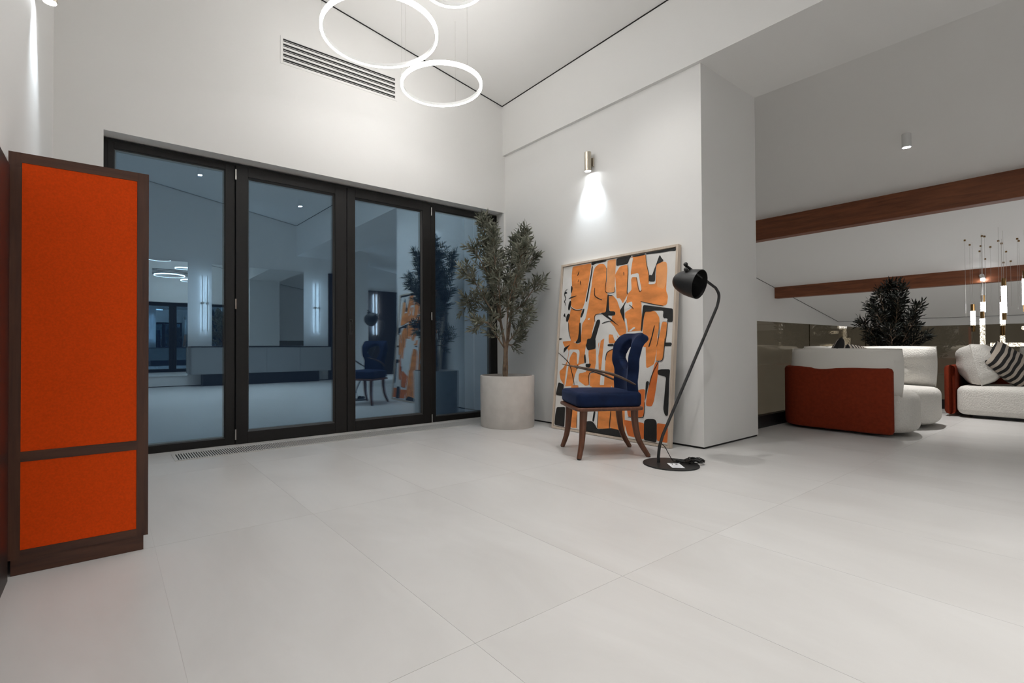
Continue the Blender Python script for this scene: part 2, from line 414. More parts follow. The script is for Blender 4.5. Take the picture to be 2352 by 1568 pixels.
strip('trim_5', (XR2, YGAB-g), (XEAV, YGAB-g), lambda x, y: ceil2(x), (0, g), 'thin black shadow gap where lounge ceiling meets the gable wall')
strip('trim_6', (XEAV-g, YFAR), (XEAV-g, YGAB), lambda x, y: ceil2(x), (g, 0), 'thin black shadow gap above the low eaves wall')
# recessed black skirting
def skirt(name, x0, x1, y0, y1, label): struct(name, B().box(x0, x1, y0, y1, -0.002, GAP+0.001), 'shadow_gap', label, 'baseboard')
skirt('baseboard_right', XR+0.008, XR2-0.008, YP+0.008, YW, 'black recessed skirting under the right wall and pillar')
skirt('baseboard_front', DX1+0.002, XR+0.008, YW+0.008, YW+0.2, 'black recessed skirting beside the glass doors')
skirt('baseboard_left', XL-0.15, XL-0.008, YB, YW+0.2, 'black recessed skirting along the left wall')
skirt('baseboard_back', XL, 5.89, YB-0.15, YB-0.008, 'black recessed skirting along the back wall')
# wooden roof beams (purlins) of the lounge
def purlin(name, x, zt, zb, wd, label):
    struct(name, B().box(x, x+wd, YFAR, YGAB, zb, zt).bevel(0.006, 1), 'beam_wood', label, 'beam')
purlin('trim_7', 8.94, ceil2(8.94)+0.01, 2.648, 0.20, 'upper red brown wooden ceiling beam, nearer to the pillar')
purlin('trim_8', 13.25, ceil2(13.25)+0.01, 2.015, 0.20, 'lower red brown wooden ceiling beam behind the small dark tree')

# ------------------------------------------------------------------ glass doors
YF = 4.70                                # room-side face of the leaves
door = thing('door_1', ((DX0+DX1)/2, YF, 0), 'dark brown framed glass door wall with four tall panes at night', 'door', kind='structure')
def frame(x0, x1, z0, z1, y0, y1, l, r, t, bt):
    b = B()
    b.box(x0, x0+l, y0, y1, z0, z1).box(x1-r, x1, y0, y1, z0, z1)
    b.box(x0+l, x1-r, y0, y1, z1-t, z1).box(x0+l, x1-r, y0, y1, z0, z0+bt)
    return b
def pane(parent, x0, x1, z0, z1, y): return part('glass_pane', B().box(x0, x1, y, y+0.020, z0, z1), 'night_glass', parent)
def bead(parent, x0, x1, z0, z1, y):     # sloped glazing bead round a pane
    k = 0.016; b = B()
    o = [(x0, z0), (x1, z0), (x1, z1), (x0, z1)]; i = [(x0+k, z0+k), (x1-k, z0+k), (x1-k, z1-k), (x0+k, z1-k)]
    for a in range(4):
        c = (a+1) % 4
        b.bm.faces.new([b.bm.verts.new(p) for p in ((o[a][0], y, o[a][1]), (o[c][0], y, o[c][1]), (i[c][0], y+0.022, i[c][1]), (i[a][0], y+0.022, i[a][1]))])
    return part('glazing_bead', b, 'glazing_bead', parent)
Z0, Z1 = 0.0, DZ
GY = 4.735
outer = part('outer_frame', frame(DX0, DX1, Z0, Z1-0.012, YF+0.015, YF+0.095, 0.045, 0.05, 0.05, 0.045), 'frame_dark', door)
def leaf(x0, x1, l, r, t, bt, y0, fixed):
    f = part('fixed_sash' if fixed else 'door_leaf', frame(x0, x1, 0.004, 2.47, y0, y0+0.075, l, r, t, bt).bevel(0.002, 1), 'frame_dark', door)
    subparts_world(f)
    gx0, gx1, gz0, gz1 = x0+l, x1-r, 0.004+bt, 2.47-t
    bead(f, gx0-0.001, gx1+0.001, gz0-0.001, gz1+0.001, y0+0.012)
    pane(f, gx0+0.001, gx1-0.001, gz0+0.001, gz1-0.001, GY)
    return f
l1 = leaf(0.005, 0.915, 0.040, 0.078, 0.050, 0.058, YF+0.012, True)
l2 = leaf(0.921, 1.951, 0.100, 0.120, 0.086, 0.100, YF, False)
l3 = leaf(1.957, 2.953, 0.086, 0.104, 0.086, 0.100, YF, False)
l4 = leaf(2.959, 3.900, 0.062, 0.072, 0.055, 0.058, YF+0.012, True)
hb = B().box(1.972, 2.010, YF-0.006, YF, 0.98, 1.14).bevel(0.003, 2)
h1 = part('handle_plate', hb, 'black_metal', l3)
part('handle', B().tube([(1.991, YF-0.006, 1.12), (1.991, YF-0.040, 1.12), (1.991, YF-0.045, 1.105), (1.991, YF-0.045, 1.0)], 0.007, 8), 'black_gloss', l3, smooth=True)
for hx, hz, lf in ((0.918, 2.385, l2), (0.918, 1.24, l2), (0.918, 0.09, l2), (2.956, 2.385, l3), (2.956, 1.20, l3), (2.956, 0.05, l3)):
    part('hinge', B().tube([(hx, YF-0.008, hz-0.045), (hx, YF-0.008, hz+0.045)], 0.007, 8), 'steel', lf, smooth=True)

# floor convector grille in front of the doors
gx0, gx1, gy0, gy1 = GRL
gr = thing('floor_grille', ((gx0+gx1)/2, (gy0+gy1)/2, 0), 'long aluminium floor convector grille along the glass doors', 'grille')
part('grille_frame', frame(gx0+0.001, gx1-0.001, gy0+0.001, gy1-0.001, -0.003, 0.003, 0.024, 0.024, 0.018, 0.018) if False else
     B().box(gx0+0.001, gx0+0.024, gy0+0.001, gy1-0.001, -0.0003, 0.0048).box(gx1-0.024, gx1-0.001, gy0+0.001, gy1-0.001, -0.0003, 0.0048)
     .box(gx0+0.024, gx1-0.024, gy0+0.001, gy0+0.020, -0.0003, 0.0048).box(gx0+0.024, gx1-0.024, gy1-0.020, gy1-0.001, -0.0003, 0.0048), 'grille_metal', gr)
part('trough', B().box(gx0+0.020, gx1-0.020, gy0+0.018, gy1-0.018, -0.0003, 0.0004), 'shadow_gap', gr)
sl = B().box(-0.0044, 0.0044, -(gy1-gy0)/2+0.020, (gy1-gy0)/2-0.020, 0.0006, 0.0045).mesh('slat'); sl.materials.append(MAT['grille_metal'])
k = 0; x = gx0+0.024+0.0142
while x < gx1-0.028:
    o = bpy.data.objects.new('slat', sl); COL.objects.link(o); o.parent = gr
    o.location = (x-(gx0+gx1)/2, 0, 0); x += 0.0178

# slot air vent on the window wall
vx0, vx1, vz0, vz1 = 1.270, 2.460, 3.445, 3.700
vent = thing('air_vent', ((vx0+vx1)/2, YW, vz0), 'long white slot air vent high above the glass doors', 'vent')
part('frame', B().box(vx0, vx0+0.022, YW-0.005, YW-0.0005, vz0, vz1).box(vx1-0.022, vx1, YW-0.005, YW-0.0005, vz0, vz1)
     .box(vx0+0.022, vx1-0.022, YW-0.005, YW-0.0005, vz0, vz0+0.022).box(vx0+0.022, vx1-0.022, YW-0.005, YW-0.0005, vz1-0.022, vz1), 'plaster', vent)
part('slot_back', B().box(vx0+0.02, vx1-0.02, YW-0.002, YW-0.0008, vz0+0.02, vz1-0.02), 'shadow_gap', vent)
pit = (vz1-vz0-0.044+0.018)/5
for i in range(5):
    z = vz0+0.022+i*pit
    if i: part('slat', B().box(vx0+0.021, vx1-0.021, YW-0.006, YW-0.001, z-0.018, z), 'plaster', vent)
    part('vane', B().box(vx0+0.021, vx1-0.021, YW-0.004, YW-0.002, z+0.010, z+0.0125), 'white_metal', vent)

# ------------------------------------------------------------------ tall cabinet
cx0, cx1, cyf, cyb, cz0, cz1 = -0.297, 0.146, 2.496, 3.60, 0.060, 1.595
cab = thing('cabinet', ((cx0+cx1)/2, (cyf+cyb)/2, 0), 'tall dark walnut cabinet with bright orange leather side panels', 'cabinet')
part('carcass', B().box(cx0, cx1-0.017, cyf+0.012, cyb, cz0, cz1), 'walnut_v', cab)
sx0, sx1 = -0.259, 0.105
for nm, a in (('stile', (cx0, sx0, cz0, cz1)), ('stile', (sx1, cx1, cz0, cz1))):
    part(nm, B().box(a[0], a[1], cyf, cyf+0.012, a[2], a[3]), 'walnut_v', cab)
for a in ((1.558, cz1), (0.424, 0.462), (cz0, 0.092)):
    part('rail', B().box(sx0, sx1, cyf, cyf+0.012, a[0], a[1]), 'walnut_h', cab)
for a in ((0.462, 1.558), (0.092, 0.424)):
    part('leather_panel', B().box(sx0+0.0005, sx1-0.0005, cyf+0.0015, cyf+0.012, a[0]+0.0005, a[1]-0.0005), 'orange_leather', cab)
part('plinth', B().box(cx0+0.012, cx1-0.016, cyf+0.004, cyb-0.01, 0.0, cz0), 'walnut_h', cab)
for i in range(2):
    y0 = cyf+0.016+i*(cyb-cyf-0.02)/2; y1 = y0+(cyb-cyf-0.02)/2-0.004
    dr = part('cabinet_door', B().box(cx1-0.017, cx1-0.001, y0, y1, cz0+0.01, cz1-0.01), 'walnut_v', cab); subparts_world(dr)
    part('knob', B().tube([(cx1-0.001, (y1-0.05) if i == 0 else (y0+0.05), 0.83), (cx1+0.016, (y1-0.05) if i == 0 else (y0+0.05), 0.83)], 0.010, 10), 'steel', dr, smooth=True)
tag(link('wall_panel', B().box(XL+0.001, XL+0.022, 1.10, 2.46, 0.0, 1.53).mesh('wall_panel'), 'dark_wood'), 'black panel standing along the left wall before the orange cabinet', 'panel')

# ------------------------------------------------------------------ painting leaning on the right wall
PW, PH = 1.335, 1.725
pb0 = Vector((3.775, 2.283, 0.0)); lean = math.asin(0.165/PH)
pt = thing('painting', (3.775, 2.283+PW/2, 0), 'large orange, black and white abstract painting leaning on the wall', 'painting')
# local frame of the picture: s from the left (far, large y) edge, t up, d towards the room
def PP(s, t, d): return Vector((3.775+t*math.sin(lean)-d*math.cos(lean), 2.283+PW-s, 0.001+t*math.cos(lean)+d*math.sin(lean)))
def pbox(s0, s1, t0, t1, d0, d1):
    return B().hexa([PP(s0, t0, d0), PP(s1, t0, d0), PP(s1, t0, d1), PP(s0, t0, d1), PP(s0, t1, d0), PP(s1, t1, d0), PP(s1, t1, d1), PP(s0, t1, d1)])
fwid, FD = 0.020, 0.045
fr = part('frame', pbox(0, fwid, 0, PH, -0.02, 0.025), 'ash_wood', pt)
for a in ((PW-fwid, PW, 0, PH), (fwid, PW-fwid, PH-fwid, PH), (fwid, PW-fwid, 0, fwid)):
    part('frame', pbox(*a, -0.02, 0.025), 'ash_wood', pt)
IW, IH = PW-2*fwid, PH-2*fwid
part('shadow_rebate', pbox(fwid, PW-fwid, fwid, PH-fwid, -0.02, -0.012), 'shadow_gap', pt)
gp = 0.005
part('canvas', pbox(fwid+gp, PW-fwid-gp, fwid+gp, PH-fwid-gp, -0.012, 0.012), 'canvas_white', pt)
SH=[('o',[(97,995),(286,996),(295,951),(278,871),(260,787),(246,760),(231,724),(161,721),(106,743),(99,785),(102,877),(93,937)]),('o',[(106,736),(162,719),(225,720),(208,668),(206,598),(195,525),(124,521),(122,542),(96,601),(84,651),(98,701)]),('o',[(302,861),(313,937),(327,968),(366,984),(411,979),(437,953),(450,810),(462,798),(459,747),(451,685),(409,691),(355,678),(352,634),(333,579),(330,492),(222,489),(229,577),(231,632),(263,661),(284,745),(279,814)]),('l',[(443,995),(521,996),(521,921),(521,840),(523,803),(449,806)]),('o',[(556,948),(623,952),(633,895),(633,797),(642,789),(599,732),(573,767),(544,765),(534,820),(519,906)]),('o',[(466,786),(506,787),(547,757),(578,703),(588,687),(627,626),(645,569),(611,551),(588,552),(524,614),(465,658),(544,674),(537,691),(488,695)]),('o',[(649,993),(715,989),(770,991),(783,939),(805,882),(805,835),(859,824),(858,927),(889,938),(934,933),(942,893),(940,824),(940,779),(956,753),(951,708),(927,703),(854,714),(752,736),(763,693),(769,578),(644,573),(620,682),(682,705),(628,737),(637,786),(670,806),(656,889),(650,949)]),('l',[(864,923),(889,936),(934,933),(941,894),(938,824),(922,790),(870,808)]),('o',[(782,678),(814,682),(867,678),(899,645),(904,606),(890,540),(877,489),(783,489),(775,578)]),('o',[(921,621),(958,618),(957,546),(948,489),(898,489),(905,547)]),('o',[(34,526),(133,529),(203,507),(275,541),(306,515),(281,459),(276,394),(221,384),(188,322),(171,255),(94,247),(38,289),(21,339),(64,363),(100,408),(110,471),(61,494)]),('o',[(309,472),(380,481),(390,346),(334,340),(332,267),(297,261),(228,288),(225,332),(276,338),(316,386)]),('o',[(398,514),(445,539),(472,539),(451,456),(443,372),(437,264),(340,259),(338,336),(418,342)]),('o',[(484,460),(529,477),(581,481),(610,417),(632,274),(471,266),(474,414)]),('o',[(490,564),(576,554),(578,513),(494,510)]),('o',[(803,512),(897,542),(890,478),(877,402),(839,382),(817,378)]),('o',[(897,542),(947,537),(945,459),(934,422),(888,417),(890,478)]),('d',[(885,414),(910,410),(908,354),(900,287),(888,212),(873,181),(828,181),(831,231),(849,307)]),('d',[(783,266),(818,268),(814,127),(786,117),(692,113),(660,220)]),('o',[(354,268),(536,277),(546,36),(434,24)]),('o',[(543,277),(650,282),(674,14),(610,35),(546,38)]),('o',[(155,259),(230,262),(236,8),(176,4)]),('d',[(656,94),(822,92),(827,7),(698,13)]),('d',[(916,101),(996,100),(1000,9),(921,12)]),('w',[(656,893),(720,895),(731,856),(751,803),(740,791),(728,809),(708,873),(665,877),(663,862),(643,864)]),('w',[(636,981),(670,990),(663,959),(653,893),(667,810),(639,791),(630,895)]),('w',[(775,991),(881,978),(858,927),(827,869),(805,882),(784,935)]),('w',[(292,988),(309,986),(305,861),(284,745),(263,661),(231,632),(210,639),(211,676),(225,720),(246,760),(274,872)]),('w',[(365,677),(451,680),(514,667),(510,641),(430,628),(407,593),(370,489),(317,489),(337,579),(358,638)]),('w',[(544,761),(573,767),(606,728),(679,742),(684,712),(619,697),(587,698)]),('w',[(763,733),(796,717),(773,700),(774,585),(757,701)]),('w',[(872,677),(923,677),(924,647),(907,599),(889,512),(903,617),(899,648)]),('w',[(479,603),(491,553),(493,489),(452,489),(467,554)]),('w',[(524,564),(545,569),(563,560),(581,526),(548,522)]),('w',[(664,578),(705,601),(718,594),(676,574)]),('w',[(627,650),(638,649),(657,577),(647,571)]),('w',[(521,614),(533,609),(551,592),(545,587),(528,600)]),('w',[(282,660),(307,664),(306,654),(288,652)]),('w',[(455,804),(523,801),(524,793),(479,780),(465,794)]),('w',[(114,476),(213,476),(224,458),(217,388),(202,388),(196,454),(157,463),(126,427),(97,252),(84,251),(96,363),(107,408)]),('w',[(215,366),(273,377),(317,373),(291,338),(245,354),(213,296),(201,261),(184,260),(195,331)]),('w',[(282,502),(297,498),(326,391),(280,381),(276,454)]),('w',[(414,540),(423,540),(393,346),(377,345)]),('w',[(454,556),(490,564),(492,493),(535,493),(535,481),(477,460),(454,273),(433,272),(443,414)]),('w',[(817,374),(872,398),(843,314),(826,310)]),('w',[(308,113),(434,123),(434,28),(397,58),(320,51)]),('k',[(289,1000),(438,999),(429,991),(332,988),(300,979),(291,986)]),('k',[(524,998),(658,999),(636,981),(629,956),(525,953)]),('k',[(655,997),(769,998),(764,990),(715,988),(675,989)]),('k',[(769,998),(1000,1000),(1000,982),(956,988),(911,986),(775,990)]),('k',[(881,979),(893,959),(910,946),(909,939),(858,927),(853,881),(855,836),(805,841),(806,880),(827,869),(839,893)]),('k',[(294,974),(308,980),(304,938),(281,818),(268,762),(254,763),(266,815),(291,931)]),('k',[(462,796),(471,795),(484,696),(533,693),(543,681),(535,670),(471,671),(584,605),(446,668),(406,689),(454,691)]),('k',[(637,758),(613,716),(626,624),(605,652),(577,695),(606,724)]),('k',[(769,716),(813,711),(907,697),(997,685),(1000,616),(961,618),(925,644),(929,678),(856,682),(830,677),(788,680),(778,639),(772,574),(760,574),(765,657)]),('k',[(374,650),(403,652),(407,633),(369,535),(363,489),(287,489),(290,540),(326,540),(349,595)]),('k',[(203,640),(217,639),(233,521),(192,512),(172,517),(197,537),(204,586)]),('k',[(231,720),(249,724),(242,695),(222,666),(209,676)]),('k',[(98,878),(116,859),(103,820),(93,853)]),('k',[(92,782),(108,776),(104,743),(90,716),(76,727),(79,761)]),('k',[(84,703),(104,692),(81,646),(61,652),(63,686)]),('k',[(0,549),(39,543),(0,533)]),('k',[(946,512),(1000,512),(999,494),(944,494)]),('k',[(27,685),(45,708),(49,693),(58,671),(45,682)]),('k',[(69,791),(104,805),(168,808),(106,795)]),('k',[(150,927),(173,967),(169,939)]),('k',[(161,889),(173,914),(170,893)]),('k',[(182,903),(194,891),(204,862),(190,879)]),('k',[(592,917),(600,909),(602,888),(596,894)]),('k',[(465,794),(506,787),(503,783),(469,786)]),('k',[(861,597),(871,607),(856,548),(836,489),(825,489),(848,548)]),('k',[(126,512),(56,451),(57,485),(111,503)]),('k',[(308,532),(372,540),(378,481),(302,470),(278,502)]),('k',[(268,437),(282,452),(295,399),(280,389)]),('k',[(19,271),(82,260),(73,187),(0,191),(7,224)]),('k',[(17,116),(108,123),(111,2),(4,6),(6,70)]),('k',[(317,50),(341,59),(376,62),(405,50),(434,22),(559,39),(623,36),(661,16),(668,0),(317,0)]),('k',[(821,102),(838,115),(899,120),(916,107),(922,3),(826,5)]),('k',[(904,369),(928,375),(996,377),(992,328),(995,142),(973,144),(959,173),(969,338),(908,347)]),('k',[(393,120),(410,121),(401,60),(383,61)]),('k',[(821,310),(847,311),(836,269),(821,204)]),('k',[(487,507),(540,509),(541,495),(487,494)]),('k',[(287,390),(344,393),(332,369),(296,368)]),('k',[(200,381),(217,384),(215,358),(200,356)]),('w',[(926,637),(962,636),(960,620),(923,622)]),('w',[(805,837),(857,834),(857,823),(807,824)])]
STR=[(7,[(56,856),(33,840),(56,832),(29,826),(45,797),(33,778),(42,769),(48,752)]),(6,[(106,741),(133,725),(176,716),(231,720)]),(6,[(337,842),(341,798),(374,778),(414,765)]),(4,[(772,991),(782,939),(803,882),(806,839)]),(4,[(440,952),(443,881),(442,811),(523,803),(521,832)]),(5,[(629,952),(634,895),(633,797),(638,786)]),(4,[(705,873),(726,809),(740,790),(754,798)]),(5,[(749,736),(854,714),(927,702)]),(5,[(358,638),(359,680),(451,682)]),(5,[(424,627),(467,636),(510,639)]),(5,[(90,643),(100,588),(122,542)]),(5,[(963,618),(957,546),(949,491)]),(4,[(901,617),(902,547),(890,492)]),(5,[(655,723),(678,711),(695,697)]),(6,[(0,455),(54,430),(121,391),(156,338),(183,278),(187,260)]),(5,[(336,267),(333,336),(431,344)]),(5,[(474,414),(485,458),(536,479)]),(6,[(546,132),(540,37)]),(5,[(888,417),(934,420),(945,459),(948,533)]),(5,[(910,414),(869,353),(847,292)]),(5,[(821,200),(817,131),(792,117),(692,112)]),(4,[(236,8),(234,85)]),(4,[(434,123),(433,28)])]
cols = {'o': 0, 'l': 1, 'd': 2, 'w': 3, 'k': 4}
pm = B(); 
def q2(p): return fwid+gp+p[0]/1000*(IW-2*gp), fwid+gp+p[1]/1000*(IH-2*gp)
lay = 0
for c, pts in SH:
    n = len(pts); P3 = []
    for i in range(n):                         # round every corner a little
        a, p, c_ = Vector(pts[i-1]), Vector(pts[i]), Vector(pts[(i+1) % n])
        da, dc = (a-p), (c_-p); ra = min(11.0, 0.42*da.length); rc_ = min(11.0, 0.42*dc.length)
        A_ = p+da.normalized()*ra if da.length else p; C_ = p+dc.normalized()*rc_ if dc.length else p
        P3 += [A_, A_*0.25+p*0.5+C_*0.25, C_]
    lay += 1
    vs = [pm.bm.verts.new(PP(*q2(p), 0.0122+lay*0.00004)) for p in P3]
    f = pm.bm.faces.new(vs); f.material_index = cols[c]
for wd, pts in STR:
    lay += 1
    C = smooth_curve([(p[0]*IW/IH, p[1], 0) for p in pts], 4)
    L_, R_ = [], []
    for i, p in enumerate(C):
        d = (C[min(i+1, len(C)-1)]-C[max(i-1, 0)]).normalized(); nrm = Vector((-d.y, d.x, 0))*wd*0.45*(0.55+0.45*math.sin(math.pi*(i+0.6)/len(C)))
        L_.append(p+nrm); R_.append(p-nrm)
    vs = [pm.bm.verts.new(PP(*q2((p.x*IH/IW, p.y)), 0.0122+lay*0.00004)) for p in L_+R_[::-1]]
    pm.bm.faces.new(vs).material_index = 4
pme = bpy.data.meshes.new('paint'); 
pm.bm.normal_update()
for f in pm.bm.faces:
    if f.normal.x > 0: f.normal_flip()
pm.bm.to_mesh(pme); pm.bm.free()
po = link('paint', pme, ['paint_orange', 'paint_light_orange', 'paint_deep_orange', 'canvas_white', 'paint_black'], pt)

# ------------------------------------------------------------------ blue velvet chair with a pierced back
ch = thing('chair', (3.22, 2.53, 0), 'dark blue velvet chair with pierced curved back and splayed walnut legs', 'chair', rotz=math.radians(57.0))
def outline_prism(pts, z0, z1, bev, seg=4):
    b = B().prism(pts, z0, z1, 'z')
    return b
def round_poly(pts, r, seg=5):
    out = []; n = len(pts)
    for i in range(n):
        p = Vector(pts[i]); a = (Vector(pts[i-1])-p).normalized(); c = (Vector(pts[(i+1) % n])-p).normalized()
        rr = r[i] if hasattr(r, '__len__') else r
        A, C = p+a*rr, p+c*rr
        for k in range(seg+1):
            t = k/seg; out.append(tuple((1-t)**2*A + 2*t*(1-t)*p + t*t*C))
    return out
def cushion_prism(poly, z0, z1, r, crown=0.0, seg=5):
    """slab with the plan outline `poly`, rounded top and bottom edges and a domed top"""
    c = Vector((sum(p[0] for p in poly)/len(poly), sum(p[1] for p in poly)/len(poly)))
    b = B(); rings = []
    def ring(inset, z):
        n = len(poly); R = []
        for i in range(n):
            p = Vector(poly[i]); a = Vector(poly[i-1]); d = Vector(poly[(i+1) % n])
            t = (d-a).normalized(); nn = Vector((-t.y, t.x))
            if nn.dot(c-p) < 0: nn = -nn
            q = p+nn*inset; R.append(b.bm.verts.new((q.x, q.y, z)))
        return R
    for k in range(seg+1):
        a = math.pi/2*k/seg; rings.append(ring(r*(1-math.sin(a)), z0+r*(1-math.cos(a))))
    for k in range(seg+1):
        a = math.pi/2*k/seg; rings.append(ring(r*(1-math.cos(a)), z1-r+r*math.sin(a)))
    n = len(poly)
    top = rings[-1]
    prev = top
    for s in (0.85, 0.6, 0.3):
        R = [b.bm.verts.new((c.x+(v.co.x-c.x)*s, c.y+(v.co.y-c.y)*s, z1+crown*(1-s*s))) for v in top]; rings.append(R)
    for A, C in zip(rings, rings[1:]):
        for i in range(n): b.bm.faces.new((A[i], A[(i+1) % n], C[(i+1) % n], C[i]))
    cc = b.bm.verts.new((c.x, c.y, z1+crown)); R = rings[-1]
    for i in range(n): b.bm.faces.new((R[i], R[(i+1) % n], cc))
    b.bm.faces.new(rings[0][::-1])
    return b
seat_poly = round_poly([(-0.215, -0.235), (0.215, -0.235), (0.262, 0.285), (-0.262, 0.285)], [0.05, 0.05, 0.06, 0.06])
part('seat', cushion_prism(seat_poly, 0.388, 0.500, 0.030, 0.018), 'blue_velvet', ch, smooth=True, world=False)
rail_poly = round_poly([(-0.225, -0.245), (0.225, -0.245), (0.272, 0.297), (-0.272, 0.297)], [0.05, 0.05, 0.06, 0.06])
part('seat_rail', cushion_prism(rail_poly, 0.362, 0.389, 0.010, 0), 'chair_wood', ch, smooth=True, world=False)
for sx in (-1, 1):
    C = smooth_curve([(sx*0.205, 0.225, 0.365), (sx*0.205, 0.232, 0.25), (sx*0.215, 0.245, 0.12), (sx*0.246, 0.275, 0.006)], 4)
    b = B().tube(C, [0.030-0.012*i/(len(C)-1) for i in range(len(C))], 10, ref=(1, 0, 0)); lg = part('leg', b, 'chair_wood', ch, smooth=True, world=False)
    part('foot_pad', B().lathe([(0.014, 0.0), (0.015, 0.006)], (sx*0.246, 0.275, 0), 12), 'black_metal', lg, world=False)
    C = smooth_curve([(sx*0.165, -0.185, 0.365), (sx*0.165, -0.19, 0.26), (sx*0.172, -0.215, 0.13), (sx*0.187, -0.285, 0.006)], 4)
    b = B().tube(C, [0.029-0.011*i/(len(C)-1) for i in range(len(C))], 10, ref=(1, 0, 0)); lg = part('leg', b, 'chair_wood', ch, smooth=True, world=False)
    part('foot_pad', B().lathe([(0.014, 0.0), (0.015, 0.006)], (sx*0.187, -0.285, 0), 12), 'black_metal', lg, world=False)
# padded back: a curved sheet with a tear-shaped opening, thickened and rounded
def backrest():
    NS, NT = 46, 60
    zb, zt = 0.40, 0.955
    def prof(t, tab):
        for (a, va), (b_, vb) in zip(tab, tab[1:]):
            if t <= b_:
                k = (t-a)/(b_-a); k = k*k*(3-2*k); return va+(vb-va)*k
        return tab[-1][1]
    wtab = [(0, 0.178), (0.25, 0.165), (0.42, 0.168), (0.62, 0.205), (0.82, 0.222), (0.93, 0.212), (1.0, 0.180)]
    ytab = [(0, -0.195), (0.3, -0.205), (0.55, -0.225), (0.8, -0.245), (1.0, -0.290)]
    bow = [(0, 0.015), (0.35, 0.035), (0.7, 0.070), (0.9, 0.055), (1.0, 0.012)]
    b = B(); V = {}
    for j in range(NT+1):
        for i in range(NS+1):
            s = -1+2*i/NS; t = j/NT
            z = zb+(zt-zb)*t - (0.022*abs(s)**3 if j == NT else 0.022*abs(s)**3*max(0, (t-0.8)/0.2))
            V[i, j] = b.bm.verts.new((s*prof(t, wtab), prof(t, ytab)+prof(t, bow)*abs(s)**1.8, z))
    zc, hw, hh = 0.775, 0.118, 0.108
    def inside(v):
        x, z = v.co.x, v.co.z
        k = 1.0 if z > zc else 0.72+0.28*max(0, 1-(zc-z)/hh)
        return (x/(hw*k))**2+((z-zc)/hh)**2
    for j in range(NT):
        for i in range(NS):
            f = [V[i, j], V[i+1, j], V[i+1, j+1], V[i, j+1]]
            if sum(inside(v) for v in f)/4 > 1.0: b.bm.faces.new(f)
    bmesh.ops.delete(b.bm, geom=[v for v in b.bm.verts if not v.link_faces], context='VERTS')
    for v in b.bm.verts:
        if v.is_boundary and abs(v.co.x) < 0.145 and 0.64 < v.co.z < 0.90:
            k = math.sqrt(inside(v)); v.co.x /= k; v.co.z = zc+(v.co.z-zc)/k
    return b
me = backrest().mesh('backrest', True)
bo = link('backrest', me, 'blue_velvet', ch, world=False)
so = bo.modifiers.new('thick', 'SOLIDIFY'); so.thickness = 0.082; so.offset = 0.0; so.use_even_offset = False
ss = bo.modifiers.new('soft', 'SUBSURF'); ss.levels = 1; ss.render_levels = 1
sm = bo.modifiers.new('padding', 'SMOOTH'); sm.factor = 0.5; sm.iterations = 14
for sx in (-1, 1):
    C = smooth_curve([(sx*0.185, -0.185, 0.556), (sx*0.208, -0.08, 0.606), (sx*0.205, 0.02, 0.644), (sx*0.195, 0.156, 0.676), (sx*0.18, 0.29, 0.704)], 5)
    n = len(C)
    part('armrest', B().tube(C, [0.021*math.sin(math.pi*(0.16+0.80*i/(n-1)))**0.8+0.001 for i in range(n)], 8, flat=0.5, ref=(0, 0, 1)), 'arm_wood', ch, smooth=True, world=False)

# ------------------------------------------------------------------ black floor lamp
lp = thing('floor_lamp', (3.26, 1.975, 0), 'black metal reading lamp with slanted pole beside the blue chair', 'floor lamp')
part('base', B().lathe([(0.188, 0.0), (0.190, 0.004), (0.188, 0.009), (0.0, 0.0095)], (3.26, 1.975, 0), 48), 'black_metal', lp, smooth=True)
C = [(3.222, 2.048, 0.009), (3.222, 2.048, 0.05)] + [tuple(v) for v in smooth_curve([(3.222, 2.048, 0.05), (3.232, 2.045, 0.12), (3.262, 2.038, 0.20)], 8)][1:]
C += [(3.810, 1.908, 1.155)] + [tuple(v) for v in smooth_curve([(3.810, 1.908, 1.155), (3.828, 1.903, 1.215), (3.826, 1.903, 1.258), (3.795, 1.910, 1.300)], 9)][1:]
C += [(3.492, 1.978, 1.452)]
part('pole', B().tube(C, 0.0105, 12), 'black_metal', lp, smooth=True)
def ball(c, r): return B().lathe([(0.0001, -r)]+[(r*math.cos(a), r*math.sin(a)) for a in [math.radians(d) for d in range(-75, 90, 15)]]+[(0.0001, r)], c, 14)
part('pivot', ball((3.489, 1.978, 1.462), 0.016), 'black_metal', lp, smooth=True)
part('pivot', ball((3.487, 1.975, 1.424), 0.016), 'black_metal', lp, smooth=True)
part('shade_stem', B().tube([(3.487, 1.975, 1.424), (3.505, 1.98, 1.385)], 0.008, 8), 'black_metal', lp, smooth=True)
# egg shaped shade opening down towards the lower right
ax = Vector((0.03, -0.965, -0.26)).normalized()
Msh = ax.to_track_quat('Z', 'Y').to_matrix()
prof = [(0.001, -0.125), (0.028, -0.119), (0.058, -0.096), (0.082, -0.055), (0.098, -0.010), (0.107, 0.040), (0.111, 0.085)]
prof += [(0.107, 0.085), (0.103, 0.040), (0.094, -0.010), (0.078, -0.053), (0.054, -0.092), (0.026, -0.113), (0.001, -0.118)]
prof = [(max(0.001, p.x), p.y) for p in smooth_curve([(a, b, 0) for a, b in prof[:7]], 4)]+[(max(0.001, p.x), p.y) for p in smooth_curve([(a, b, 0) for a, b in prof[7:]], 4)]
sh = part('shade', B().lathe(prof, (3.555, 1.992, 1.332), 36, M=Msh), 'black_metal', lp, smooth=True); subparts_world(sh)
bc = Vector((3.555, 1.992, 1.332))+ax*(-0.03)
part('bulb', ball(tuple(bc), 0.028), 'card_white', sh, smooth=True)
